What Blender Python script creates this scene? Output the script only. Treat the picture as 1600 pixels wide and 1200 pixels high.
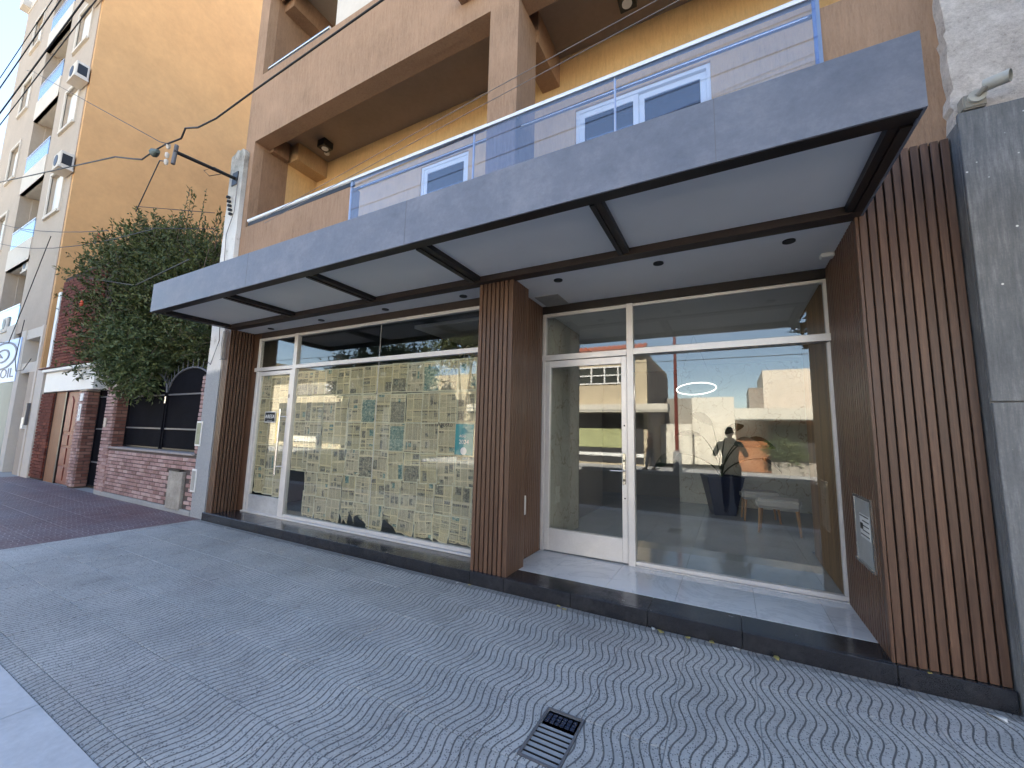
import bpy, bmesh, math, random
from mathutils import Vector, Matrix
random.seed(7)
SC = bpy.context.scene
COL = SC.collection
for o in list(bpy.data.objects):
    bpy.data.objects.remove(o)

# ------------------------------------------------------------------ camera
cam_d = bpy.data.cameras.new('camera')
cam = bpy.data.objects.new('camera', cam_d)
COL.objects.link(cam)
SC.camera = cam
cam_d.sensor_fit = 'HORIZONTAL'
cam_d.sensor_width = 36.0
cam_d.lens = 628.3187 / 1600 * 36.0
cam_d.clip_start = 0.005
cam_d.clip_end = 600
Rw = Matrix(((0.8811017059213847, -0.4715249588806737, 0.036386769230100674),
             (0.47228725700100854, 0.8733018257924681, -0.11953521632558782),
             (0.024587205959379122, 0.12250769045297014, 0.9921629579272704)))
rx = Rw @ Vector((1, 0, 0)); fw = Rw @ Vector((0, 1, 0)); upv = Rw @ Vector((0, 0, 1))
mw = Matrix((rx, upv, -fw)).transposed().to_4x4()
mw.translation = Vector((0, -3.59968, 1.5))
cam.matrix_world = mw
SC.render.resolution_x = 1024
SC.render.resolution_y = 768

# ------------------------------------------------------------------ light
SUN_DIR = Vector((-0.10, 0.99, 0)).normalized()
EL = math.radians(44)
world = bpy.data.worlds.new('World')
SC.world = world
world.use_nodes = True
wt = world.node_tree
wt.nodes.clear()
sky = wt.nodes.new('ShaderNodeTexSky')
sky.sky_type = 'NISHITA'
sky.sun_disc = False
sky.sun_elevation = EL
sky.sun_rotation = math.atan2(SUN_DIR.x, SUN_DIR.y)
sky.air_density = 1.0
sky.dust_density = .2
sky.ozone_density = 1.0
bg = wt.nodes.new('ShaderNodeBackground')
bg.inputs['Strength'].default_value = 0.08
wo = wt.nodes.new('ShaderNodeOutputWorld')
hs_ = wt.nodes.new('ShaderNodeHueSaturation')
hs_.inputs['Saturation'].default_value = .92
wt.links.new(sky.outputs[0], hs_.inputs['Color'])
wt.links.new(hs_.outputs[0], bg.inputs[0])
wt.links.new(bg.outputs[0], wo.inputs[0])
sun_d = bpy.data.lights.new('sun', 'SUN')
sun_d.energy = 5.0
sun_d.angle = math.radians(0.5)
sun_d.color = (1.0, 0.93, 0.82)
sun = bpy.data.objects.new('sun', sun_d)
COL.objects.link(sun)
sv = Vector((SUN_DIR.x * math.cos(EL), SUN_DIR.y * math.cos(EL), math.sin(EL)))
sun.rotation_euler = sv.to_track_quat('Z', 'Y').to_euler()
sun.location = sv * 40
SC.view_settings.view_transform = 'Standard'
SC.view_settings.look = 'None'
SC.view_settings.gamma = 1
SC.view_settings.use_curve_mapping = False
SC.view_settings.exposure = 2.85
SC.render.engine = 'CYCLES'
SC.cycles.max_bounces = 10
SC.cycles.diffuse_bounces = 4
SC.cycles.glossy_bounces = 4
SC.cycles.transmission_bounces = 4
SC.cycles.transparent_max_bounces = 24
SC.cycles.caustics_reflective = False
SC.cycles.caustics_refractive = False
SC.cycles.sample_clamp_indirect = 6

# ------------------------------------------------------------------ materials
class N:
    def __init__(s, name):
        s.m = bpy.data.materials.new(name)
        s.m.use_nodes = True
        s.t = s.m.node_tree
        s.t.nodes.clear()
        s.out = s.t.nodes.new('ShaderNodeOutputMaterial')
        s.pos = s.t.nodes.new('ShaderNodeNewGeometry').outputs['Position']
    def n(s, typ, ins=None, **kw):
        nd = s.t.nodes.new(typ)
        for k, v in kw.items():
            setattr(nd, k, v)
        for k, v in (ins or {}).items():
            s.set(nd.inputs[k], v)
        return nd
    def set(s, sock, v):
        if isinstance(v, bpy.types.NodeSocket):
            s.t.links.new(v, sock)
        else:
            if sock.type == 'RGBA' and len(v) == 3:
                v = (*v, 1)
            sock.default_value = v
    def math(s, op, a, b=0.0, c=None, clamp=False):
        nd = s.t.nodes.new('ShaderNodeMath'); nd.operation = op; nd.use_clamp = clamp
        s.set(nd.inputs[0], a); s.set(nd.inputs[1], b)
        if c is not None: s.set(nd.inputs[2], c)
        return nd.outputs[0]
    def mix(s, f, a, b, blend='MIX'):
        nd = s.t.nodes.new('ShaderNodeMix'); nd.data_type = 'RGBA'; nd.blend_type = blend
        s.set(nd.inputs[0], f); s.set(nd.inputs[6], a); s.set(nd.inputs[7], b)
        return nd.outputs[2]
    def mapping(s, vec, scale=(1, 1, 1), loc=(0, 0, 0), rot=(0, 0, 0)):
        return s.n('ShaderNodeMapping', {'Vector': vec, 'Scale': scale, 'Location': loc, 'Rotation': rot}).outputs[0]
    def noise(s, scale=5, detail=4, rough=.6, vec=None, stretch=None, dist=0.0):
        v = vec or s.pos
        if stretch: v = s.mapping(v, stretch)
        return s.n('ShaderNodeTexNoise', {'Vector': v, 'Scale': scale, 'Detail': detail, 'Roughness': rough, 'Distortion': dist}).outputs[0]
    def ramp(s, fac, stops):
        nd = s.t.nodes.new('ShaderNodeValToRGB')
        s.set(nd.inputs[0], fac)
        el = nd.color_ramp.elements
        while len(el) < len(stops): el.new(0.5)
        for e, (p, c) in zip(el, stops):
            e.position = p
            e.color = (*c, 1) if isinstance(c, tuple) else (c, c, c, 1)
        return nd.outputs[0]
    def sep(s, vec):
        return s.n('ShaderNodeSeparateXYZ', {0: vec}).outputs
    def comb(s, x, y, z):
        return s.n('ShaderNodeCombineXYZ', {0: x, 1: y, 2: z}).outputs[0]
    def rnd(s):
        return s.n('ShaderNodeObjectInfo').outputs['Random']
    def bump(s, h, strength=.3, dist=.01):
        return s.n('ShaderNodeBump', {'Height': h, 'Strength': strength, 'Distance': dist}).outputs[0]
    def bsdf(s, col, rough=.8, metal=0.0, normal=None, spec=None, **kw):
        b = s.t.nodes.new('ShaderNodeBsdfPrincipled')
        s.set(b.inputs['Base Color'], col); s.set(b.inputs['Roughness'], rough); s.set(b.inputs['Metallic'], metal)
        if spec is not None: b.inputs['Specular IOR Level'].default_value = spec
        if normal is not None: s.set(b.inputs['Normal'], normal)
        for k, v in kw.items(): s.set(b.inputs[k], v)
        s.t.links.new(b.outputs[0], s.out.inputs[0])
        return s.m

def sc3(c, k): return tuple(min(1, x * k) for x in c)

def M(name, col, rough=.8, var=.18, scale=3, metal=0.0, bump=.15, bscale=60, stretch=None, rand=0.0, spec=None, bdist=.004):
    s = N(name)
    n1 = s.noise(scale, 5, .6, stretch=stretch)
    n2 = s.noise(scale * 9, 3, .6, stretch=stretch)
    f = s.math('MULTIPLY_ADD', n2, .35, s.math('MULTIPLY', n1, .65))
    c = s.ramp(f, [(.3, sc3(col, 1 - var)), (.7, sc3(col, 1 + var))])
    if rand:
        k = s.math('MULTIPLY_ADD', s.rnd(), 2 * rand, 1 - rand)
        c = s.mix(1.0, c, s.comb(k, k, k), 'MULTIPLY')
    nm = s.bump(s.noise(bscale, 4, .7, stretch=stretch), bump, bdist) if bump else None
    return s.bsdf(c, rough, metal, nm, spec)

def stucco(name, col, var=.14):
    s = N(name)
    n1 = s.noise(1.2, 5, .6)
    streak = s.noise(9, 4, .7, stretch=(3, 3, .35))
    grit = s.noise(75, 3, .8, stretch=(1, 1, .28))
    scr = s.noise(46, 4, .85, stretch=(1.6, 1.6, .16))
    f = s.math('ADD', s.math('MULTIPLY', n1, .32), s.math('MULTIPLY', streak, .24))
    f = s.math('MULTIPLY_ADD', scr, .26, f)
    f = s.math('MULTIPLY_ADD', grit, .18, f)
    c = s.ramp(f, [(.37, sc3(col, 1 - var * 2.2)), (.5, col), (.63, sc3(col, 1 + var * 1.6))])
    return s.bsdf(c, .92, 0, s.bump(scr, .9, .008), .2)

def glass(name, tint=(.955, .97, .955), f0=.058, extra=1.0):
    s = N(name)
    g = s.t.nodes.new('ShaderNodeNewGeometry')
    d = s.n('ShaderNodeVectorMath', {0: g.outputs['Normal'], 1: g.outputs['Incoming']}, operation='DOT_PRODUCT').outputs['Value']
    c = s.math('ABSOLUTE', d)
    f = s.math('POWER', s.math('SUBTRACT', 1.0, c, clamp=True), 5.0)
    f = s.math('MULTIPLY_ADD', f, (1 - f0) * extra, f0, clamp=True)
    tr = s.n('ShaderNodeBsdfTransparent', {0: tint})
    gl = s.n('ShaderNodeBsdfGlossy', {'Color': (1, 1, 1, 1), 'Roughness': 0.0})
    mx = s.n('ShaderNodeMixShader', {0: f, 1: tr.outputs[0], 2: gl.outputs[0]})
    s.t.links.new(mx.outputs[0], s.out.inputs[0])
    return s.m

m_stucco = stucco('brown_stucco', (.36, .23, .15))
m_tan = stucco('tan_stucco', (.46, .31, .17))
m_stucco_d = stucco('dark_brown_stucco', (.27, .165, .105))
m_ceiling = M('taupe_ceiling', (.31, .245, .195), .9, .12, 1.5, bump=.1)
m_yellow = stucco('ochre_stucco', (.62, .41, .20), .1)
m_orange = M('orange_party_wall', (.62, .35, .155), .9, .12, .7, bump=.35, bscale=14, bdist=.01)
m_cream = M('cream_render', (.44, .36, .29), .9, .1, 1.2, bump=.2)
m_cream2 = M('pale_cream_render', (.62, .56, .49), .9, .08, 1.2, bump=.1)
m_white = M('white_paint', (.78, .78, .76), .5, .04, 2, bump=.05)
m_pvc = M('white_window_frame', (.80, .82, .84), .35, .02, 2, bump=0)
m_alu = M('brushed_aluminium_frame', (.70, .68, .67), .38, .08, 6, .35, .06, 80, rand=.03)
m_steel = M('stainless_steel', (.62, .61, .60), .22, .05, 8, .95, .03)
m_bluepost = M('blue_grey_post', (.20, .27, .42), .4, .05, 8)
m_rail = M('satin_aluminium_rail', (.82, .82, .83), .3, .03, 8, .3, .0)
m_black = M('black_metal', (.018, .017, .018), .42, .2, 6, .3, .08, rand=.1)
m_brownbeam = M('dark_brown_steel', (.022, .016, .014), .45, .2, 6, .2, .08)
m_beam_in = M('brown_steel_beam', (.045, .030, .024), .5, .2, 6, .2, .08)
m_glass = glass('clear_glass')
m_glass_b = glass('blue_tinted_glass', (.80, .86, .98), .12, 1.0)
m_glass_far = glass('pale_blue_balcony_glass', (.5, .72, .9), .2, 1.0)
m_win = glass('house_window_glass', (.35, .40, .45), .10, 1.0)
m_dark = M('dark_interior', (.03, .03, .032), .8, .2, 2)
m_room = M('room_plaster', (.16, .15, .135), .85, .1, 1)
m_concrete = M('grey_concrete', (.33, .33, .33), .9, .16, 2.5, bump=.4, bscale=30)

def m_soffit_():
    s = N('grey_soffit_board')
    c = s.ramp(s.noise(.8, 4, .6), [(.3, (.78, .775, .77)), (.7, (.85, .845, .84))])
    return s.bsdf(c, .7, 0, s.bump(s.noise(40, 3, .6), .05, .002), .3)
m_soffit = m_soffit_()

def m_fascia_():
    s = N('grey_painted_fascia')
    n = s.noise(2.2, 6, .65, dist=.4)
    n2 = s.noise(30, 4, .7)
    st = s.noise(3.5, 5, .75, stretch=(1, 1, 1.6))
    f = s.math('ADD', s.math('MULTIPLY', n, .55), s.math('MULTIPLY_ADD', n2, .2, s.math('MULTIPLY', st, .25)))
    c = s.ramp(f, [(.34, (.115, .13, .17)), (.5, (.165, .18, .225)), (.66, (.235, .25, .30))])
    scr = s.ramp(s.noise(3, 6, .9, stretch=(.25, 1, 7)), [(.66, 0.0), (.72, .35)])
    c = s.mix(scr, c, (.32, .33, .38))
    return s.bsdf(c, s.ramp(n, [(.3, .42), (.7, .6)]), 0, s.bump(f, .12, .004), .5)
m_fascia = m_fascia_()

def m_slat_():
    s = N('brown_composite_slat')
    g = s.noise(7, 5, .6, stretch=(9, 9, .35))
    fine = s.noise(160, 2, .6, stretch=(1, 1, .05))
    f = s.math('MULTIPLY_ADD', fine, .3, s.math('MULTIPLY', g, .7))
    c = s.ramp(f, [(.3, (.070, .036, .023)), (.52, (.108, .057, .035)), (.72, (.160, .088, .055))])
    k = s.math('MULTIPLY_ADD', s.rnd(), .34, .83)
    c = s.mix(1.0, c, s.comb(k, k, k), 'MULTIPLY')
    z = s.sep(s.pos)[2]
    scuff = s.ramp(s.noise(9, 6, .85, stretch=(1, 1, .4)), [(.66, 0.0), (.78, .55)])
    low = s.math('MULTIPLY', scuff, s.ramp(z, [(.1, 1.0), (.75, .1)]))
    c = s.mix(low, c, (.30, .21, .17))
    return s.bsdf(c, s.ramp(g, [(.3, .36), (.7, .5)]), 0, s.bump(fine, .12, .002), .45)
m_slat = m_slat_()
m_gap = M('dark_slat_backing', (.018, .008, .006), .8, .2, 4, bump=0)

def m_wood_():
    s = N('interior_wood_slat')
    g = s.noise(6, 5, .6, stretch=(8, 8, .3))
    c = s.ramp(g, [(.3, (.20, .12, .065)), (.7, (.30, .19, .105))])
    k = s.math('MULTIPLY_ADD', s.rnd(), .4, .8)
    c = s.mix(1.0, c, s.comb(k, k, k), 'MULTIPLY')
    return s.bsdf(c, .5)
m_wood = m_wood_()

def m_granite_():
    s = N('polished_black_granite')
    n = s.noise(260, 2, .8)
    n2 = s.noise(9, 5, .7)
    c = s.ramp(n, [(.4, (.010, .010, .012)), (.62, (.028, .028, .032)), (.74, (.10, .10, .11))])
    dust = s.ramp(n2, [(.45, 0.0), (.8, .35)])
    c = s.mix(dust, c, (.075, .075, .08))
    return s.bsdf(c, s.ramp(n2, [(.3, .1), (.75, .3)]), 0, None, .5)
m_granite = m_granite_()

def m_marble_():
    s = N('veined_marble')
    v = s.n('ShaderNodeTexVoronoi', {'Vector': s.mapping(s.pos, (1.0, 1.0, .55)), 'Scale': 1.6}, feature='DISTANCE_TO_EDGE')
    w = s.noise(1.8, 6, .7, dist=1.4)
    v.inputs['Vector'].default_value = (0, 0, 0)
    vec = s.n('ShaderNodeVectorMath', {0: s.mapping(s.pos, (1.0, 1.0, .5)), 1: s.n('ShaderNodeTexNoise', {'Vector': s.pos, 'Scale': 2.0, 'Detail': 5}).outputs[1]}, operation='ADD').outputs[0]
    s.t.links.new(vec, v.inputs['Vector'])
    vein = s.ramp(v.outputs[0], [(0.0, .7), (.014, 0.0)])
    thin = s.ramp(s.math('ABSOLUTE', s.math('SUBTRACT', w, .5)), [(0.0, .4), (.012, 0.0)])
    c = s.ramp(s.noise(1.2, 5, .6), [(.3, (.44, .45, .42)), (.7, (.56, .56, .52))])
    c = s.mix(thin, c, (.28, .22, .16))
    c = s.mix(vein, c, (.22, .17, .12))
    return s.bsdf(c, .15)
m_marble = m_marble_()

def m_whitetile_():
    s = N('polished_white_floor_tile')
    v = s.noise(1.4, 6, .7, dist=1.0)
    vein = s.ramp(s.math('ABSOLUTE', s.math('SUBTRACT', v, .5)), [(0.0, .35), (.03, 0.0)])
    c = s.ramp(s.noise(2, 4, .6), [(.3, (.66, .67, .68)), (.7, (.76, .77, .78))])
    c = s.mix(vein, c, (.38, .40, .43))
    return s.bsdf(c, .07)
m_whitetile = m_whitetile_()
m_lobbyfloor = M('dimmed_white_lobby_tile', (.33, .35, .37), .07, .12, 2, bump=0)  # white floor tile with the lobby's dimness put into its colour

P_ = .42
def m_tile_():
    s = N('grey_wavy_terrazzo_tile')
    x, y, z = s.sep(s.pos)
    a = s.math('COSINE', s.math('MULTIPLY', s.math('ADD', y, .50), 2 * math.pi / P_))
    jit = s.math('MULTIPLY', s.rnd(), .011)
    xx = s.math('ADD', s.math('MULTIPLY_ADD', a, .028, x), jit)
    fr = s.math('FRACT', s.math('DIVIDE', s.math('ADD', xx, 50.0), P_ / 9))
    d = s.math('ABSOLUTE', s.math('SUBTRACT', fr, .5))       # 0 = groove centre
    wide = s.noise(25, 3, .6)
    groove = s.ramp(s.math('MULTIPLY_ADD', wide, .05, d), [(.085, 1.0), (.14, 0.0)])
    # plain, worn area near the red tiles
    plain = s.ramp(s.math('MULTIPLY_ADD', s.noise(1.5, 4, .6), .9, s.math('MULTIPLY', s.math('ADD', x, 7.6), .5)), [(.45, 0.0), (.95, 1.0)])
    groove = s.math('MULTIPLY', groove, plain)
    chips = s.n('ShaderNodeTexVoronoi', {'Vector': s.pos, 'Scale': 100.0})
    sel = s.sep(chips.outputs['Color'])[0]
    dist = chips.outputs['Distance']
    dot = s.ramp(dist, [(.30, 1.0), (.46, 0.0)])
    dark = s.math('MULTIPLY', dot, s.ramp(sel, [(.56, 0.0), (.60, 1.0)]))
    light = s.math('MULTIPLY', dot, s.ramp(sel, [(.2, 1.0), (.25, 0.0)]))
    base = s.ramp(s.noise(1.3, 5, .65), [(.3, (.37, .365, .355)), (.5, (.45, .445, .43)), (.72, (.52, .51, .49))])
    warm = s.ramp(s.noise(.9, 3, .5, vec=s.mapping(s.pos, loc=(7, 3, 0))), [(.52, 0.0), (.7, .35)])
    base = s.mix(warm, base, (.41, .37, .36))
    k = s.math('MULTIPLY_ADD', s.rnd(), .12, .94)
    base = s.mix(1.0, base, s.comb(k, k, k), 'MULTIPLY')
    c = s.mix(s.math('MULTIPLY', light, .55), base, (.62, .62, .62))
    c = s.mix(s.math('MULTIPLY', dark, .85), c, (.085, .09, .10))
    c = s.mix(s.math('MULTIPLY', groove, .8), c, (.06, .062, .066))
    spots = s.ramp(s.noise(11, 5, .8), [(.70, 0.0), (.78, .4)])
    c = s.mix(spots, c, (.17, .175, .19))
    stain = s.ramp(s.noise(2.1, 6, .75, vec=s.mapping(s.pos, loc=(11, 5, 0))), [(.50, 0.0), (.72, .38)])
    c = s.mix(stain, c, (.19, .185, .18))
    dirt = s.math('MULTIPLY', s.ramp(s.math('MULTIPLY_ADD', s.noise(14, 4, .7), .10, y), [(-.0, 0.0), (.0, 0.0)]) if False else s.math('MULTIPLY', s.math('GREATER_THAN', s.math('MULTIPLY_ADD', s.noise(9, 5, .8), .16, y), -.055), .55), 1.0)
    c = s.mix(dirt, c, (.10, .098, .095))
    h = s.math('SUBTRACT', 1.0, groove)
    return s.bsdf(c, s.ramp(wide, [(.3, .5), (.7, .72)]), 0, s.bump(s.math('MULTIPLY_ADD', s.noise(140, 2, .6), .1, h), .8, .004), .35)
m_tile = m_tile_()

def m_redtile_():
    s = N('red_fan_pattern_tile')
    x, y, z = s.sep(s.pos)
    P2 = .21
    fx = s.math('FRACT', s.math('DIVIDE', s.math('ADD', x, 60.0), P2))
    fy = s.math('FRACT', s.math('DIVIDE', s.math('ADD', y, 60.0), P2))
    dx = s.math('SUBTRACT', fx, .5)
    r = s.math('SQRT', s.math('ADD', s.math('MULTIPLY', dx, dx), s.math('MULTIPLY', fy, fy)))
    fr = s.math('FRACT', s.math('MULTIPLY', r, 4.0))
    d = s.math('ABSOLUTE', s.math('SUBTRACT', fr, .5))
    ang = s.n('ShaderNodeMath', {0: dx, 1: fy}, operation='ARCTAN2').outputs[0]
    fa = s.math('ABSOLUTE', s.math('SUBTRACT', s.math('FRACT', s.math('MULTIPLY', ang, 2.4)), .5))
    g1 = s.ramp(d, [(.07, 1.0), (.14, 0.0)])
    g2 = s.ramp(fa, [(.07, 1.0), (.13, 0.0)])
    g = s.math('MAXIMUM', g1, s.math('MULTIPLY', g2, .7))
    wear = s.ramp(s.noise(1.1, 5, .6), [(.35, .15), (.65, .85)])
    base = s.ramp(s.noise(4, 5, .65), [(.3, (.105, .055, .062)), (.55, (.15, .082, .09)), (.75, (.20, .13, .14))])
    grey = s.ramp(s.noise(.5, 4, .6, vec=s.mapping(s.pos, loc=(2, 9, 0))), [(.42, 0.0), (.62, .75)])
    base = s.mix(grey, base, (.165, .14, .16))
    c = s.mix(s.math('MULTIPLY', g, wear), base, (.34, .29, .30))
    return s.bsdf(c, .55, 0, s.bump(s.math('SUBTRACT', 1.0, g), .7, .004), .4)
m_redtile = m_redtile_()
m_mortar = M('pale_joint_mortar', (.36, .36, .36), .95, .15, 6)
m_kerb = M('pale_kerb_stone', (.55, .56, .58), .7, .16, 3.5, bump=.3, bscale=40)
m_asphalt = M('asphalt', (.055, .055, .058), .9, .25, 4, bump=.7, bscale=120)

def m_brick_(name, a, b, c_, rough=.9):
    s = N(name)
    r = s.rnd()
    c = s.ramp(r, [(.0, a), (.5, b), (1.0, c_)])
    n = s.noise(22, 5, .7)
    c = s.mix(s.ramp(n, [(.35, 0.0), (.75, .5)]), c, sc3(b, 1.35))
    dirt = s.ramp(s.noise(3.5, 5, .7), [(.5, 0.0), (.75, .45)])
    c = s.mix(dirt, c, sc3(a, .6))
    return s.bsdf(c, rough, 0, s.bump(n, .8, .01), .2)
m_brick = m_brick_('dusty_pink_brick', (.25, .145, .13), (.40, .265, .25), (.52, .38, .35))
m_brick_red = m_brick_('dark_red_brick', (.10, .030, .022), (.17, .050, .035), (.25, .085, .055))
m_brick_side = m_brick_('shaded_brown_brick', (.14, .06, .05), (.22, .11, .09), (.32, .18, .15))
m_joint = M('brick_joint', (.10, .078, .072), .95, .2, 8)
m_joint_d = M('dark_brick_joint', (.05, .026, .024), .95, .2, 8)

def m_slate_():
    s = N('grey_slate_cladding')
    n = s.noise(26, 5, .75, stretch=(1.6, 1.6, .16))
    n2 = s.noise(2.2, 5, .6)
    n3 = s.noise(90, 4, .8)
    f = s.math('ADD', s.math('MULTIPLY', n, .5), s.math('MULTIPLY_ADD', n2, .3, s.math('MULTIPLY', n3, .2)))
    c = s.ramp(f, [(.34, (.105, .110, .115)), (.5, (.165, .168, .172)), (.64, (.27, .272, .272))])
    st = s.ramp(s.noise(8, 3, .6, stretch=(3, 3, .16)), [(.64, 0.0), (.74, .5)])
    zz = s.sep(s.pos)[2]
    st = s.math('MULTIPLY', st, s.ramp(s.math('MULTIPLY', zz, .25), [(.55, 0.0), (.88, 1.0)]))
    c = s.mix(st, c, (.42, .43, .43))
    vor = s.n('ShaderNodeTexVoronoi', {'Vector': s.pos, 'Scale': 22.0})
    spl = s.math('MULTIPLY', s.ramp(vor.outputs['Distance'], [(.10, 1.0), (.16, 0.0)]), s.ramp(s.sep(vor.outputs['Color'])[0], [(.93, 0.0), (.94, 1.0)]))
    c = s.mix(spl, c, (.75, .75, .73))
    return s.bsdf(c, .7, 0, s.bump(f, .6, .008), .3)
m_slate = m_slate_()

def m_rough_():
    s = N('rough_pale_concrete')
    n = s.noise(7, 7, .75)
    n2 = s.noise(45, 5, .8)
    f = s.math('MULTIPLY_ADD', n2, .5, s.math('MULTIPLY', n, .5))
    c = s.ramp(f, [(.34, (.27, .23, .20)), (.45, (.50, .44, .39)), (.62, (.70, .63, .57))])
    return s.bsdf(c, .95, 0, s.bump(f, .9, .02), .2)
m_rough = m_rough_()

def m_oldwall_():
    s = N('peeling_whitewash')
    n = s.noise(3.2, 8, .75, stretch=(1, 1, .7))
    n2 = s.noise(40, 4, .8)
    z = s.sep(s.pos)[2]
    c = s.ramp(s.math('MULTIPLY_ADD', n2, .3, s.math('MULTIPLY', n, .7)), [(.34, (.34, .30, .25)), (.44, (.70, .67, .62)), (.7, (.82, .80, .76))])
    d = s.ramp(n, [(.36, (.10, .09, .075)), (.6, (.45, .42, .37))])
    topm = s.ramp(s.math('MULTIPLY', s.math('ADD', z, s.math('MULTIPLY', n, .9)), .1), [(.53, 0.0), (.68, 1.0)])
    c = s.mix(topm, c, d)
    low = s.ramp(s.math('MULTIPLY', s.math('ADD', z, s.math('MULTIPLY', n, .25)), .25), [(.63, 1.0), (.65, 0.0)])
    cem = s.ramp(n2, [(.3, (.27, .28, .29)), (.7, (.39, .40, .41))])
    c = s.mix(low, c, cem)
    return s.bsdf(c, .92, 0, s.bump(n, .6, .01), .2)
m_oldwall = m_oldwall_()

def m_leaf_(name, a, b, c_):
    s = N(name)
    n = s.noise(3.5, 4, .7)
    n2 = s.noise(40, 2, .6)
    c = s.ramp(s.math('MULTIPLY_ADD', n2, .55, s.math('MULTIPLY', n, .45)), [(.32, a), (.5, b), (.68, c_)])
    return s.bsdf(c, .6, 0, None, .3)
m_leaf = m_leaf_('dark_green_leaf', (.026, .036, .013), (.066, .086, .026), (.20, .215, .08))
m_leaf2 = m_leaf_('olive_green_leaf', (.05, .075, .03), (.09, .12, .045), (.17, .19, .08))
m_bark = M('grey_brown_bark', (.16, .12, .09), .95, .3, 9, bump=.8)
m_flower = M('red_orange_petal', (.55, .09, .04), .6, .1)
m_cable = M('black_cable', (.02, .02, .022), .6, .1, bump=0)
m_cable_g = M('grey_cable', (.22, .2, .19), .6, .1, bump=0)
m_door_red = M('red_brown_garage_paint', (.22, .052, .036), .5, .12, 4, bump=.1)
m_woodpanel = M('orange_brown_timber', (.21, .075, .028), .6, .3, 5, stretch=(3, 3, .4), bump=.2)
m_sheet = M('black_sheet_metal', (.010, .010, .013), .85, .25, 3, .0, .1, spec=.04)
m_bar = M('grey_steel_bar', (.13, .13, .14), .5, .15, 5)
m_signblue = M('light_blue_sign_face', (.36, .50, .80), .35, .03, 1, bump=0)
m_navy = M('navy_print', (.02, .05, .14), .5, .05, 1, bump=0)
m_print = M('black_print', (.02, .02, .02), .6, .05, 1, bump=0)
m_wprint = M('white_print', (.85, .85, .85), .6, .03, 1, bump=0)
m_pot = M('navy_blue_planter', (.018, .024, .055), .35, .15, 4, bump=.05)
m_soil = M('potting_soil', (.05, .035, .025), .95, .3, 20)
m_plant = M('dark_plant_leaf', (.015, .03, .014), .45, .25, 6, bump=.1)
m_fabric = M('grey_upholstery', (.42, .42, .42), .9, .08, 8, bump=.3, bscale=300)
m_lightwood = M('light_wood_leg', (.38, .22, .11), .5, .1, 8)
m_skin = M('skin', (.46, .27, .19), .55, .06, 8, bump=.05)
m_cloth = M('dark_clothing', (.022, .022, .026), .9, .2, 8, bump=.3)
m_cloth2 = M('brown_coat', (.05, .03, .022), .9, .2, 8, bump=.3)
m_jeans = M('dark_trousers', (.025, .03, .045), .9, .2, 8, bump=.3)
m_hair = M('dark_hair', (.012, .009, .007), .5, .2, 30)
m_teal = M('teal_poster_print', (.045, .26, .27), .7, .1, 3, bump=0)
m_paperprint = M('faded_black_ink', (.09, .085, .075), .8, .1, 1, bump=0)
m_yellowtape = M('yellow_tape', (.80, .58, .10), .5, .05, 3, bump=0)
m_litter_y = M('yellow_dry_leaf', (.50, .40, .12), .8, .2, 20)
m_litter_w = M('white_paper_scrap', (.72, .70, .66), .8, .05, 20)
m_greyprint = M('grey_print', (.30, .31, .33), .6, .05, 1, bump=0)
m_metalbox = M('zinc_box', (.45, .46, .46), .4, .2, 6, .3, .1)
m_whitepl = M('white_plastic', (.75, .75, .74), .4, .03, 3, bump=0)
m_lens = M('dark_lens', (.01, .01, .012), .1, 0, 1, bump=0)
m_camera = M('beige_cctv_housing', (.50, .48, .42), .5, .1, 8, bump=.05)
m_camera_d = M('weathered_beige_box', (.30, .275, .23), .7, .2, 12, bump=.2)
m_rooftile = M('red_roof_tile', (.42, .13, .07), .85, .25, 8)
m_opp = M('sand_render', (.52, .44, .31), .9, .15, 1.2)
m_opp_d = M('stained_grey_render', (.30, .27, .23), .95, .35, 1.2)
m_opp_w = M('whitewashed_render', (.72, .68, .58), .9, .12, 1.2)
m_opp_o = M('orange_shop_paint', (.36, .15, .06), .8, .12, 1.5)
m_green = M('olive_green_wall', (.38, .40, .20), .9, .3, 2)
m_redpole = M('red_brown_pole', (.16, .03, .02), .5, .1, 5)

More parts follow.
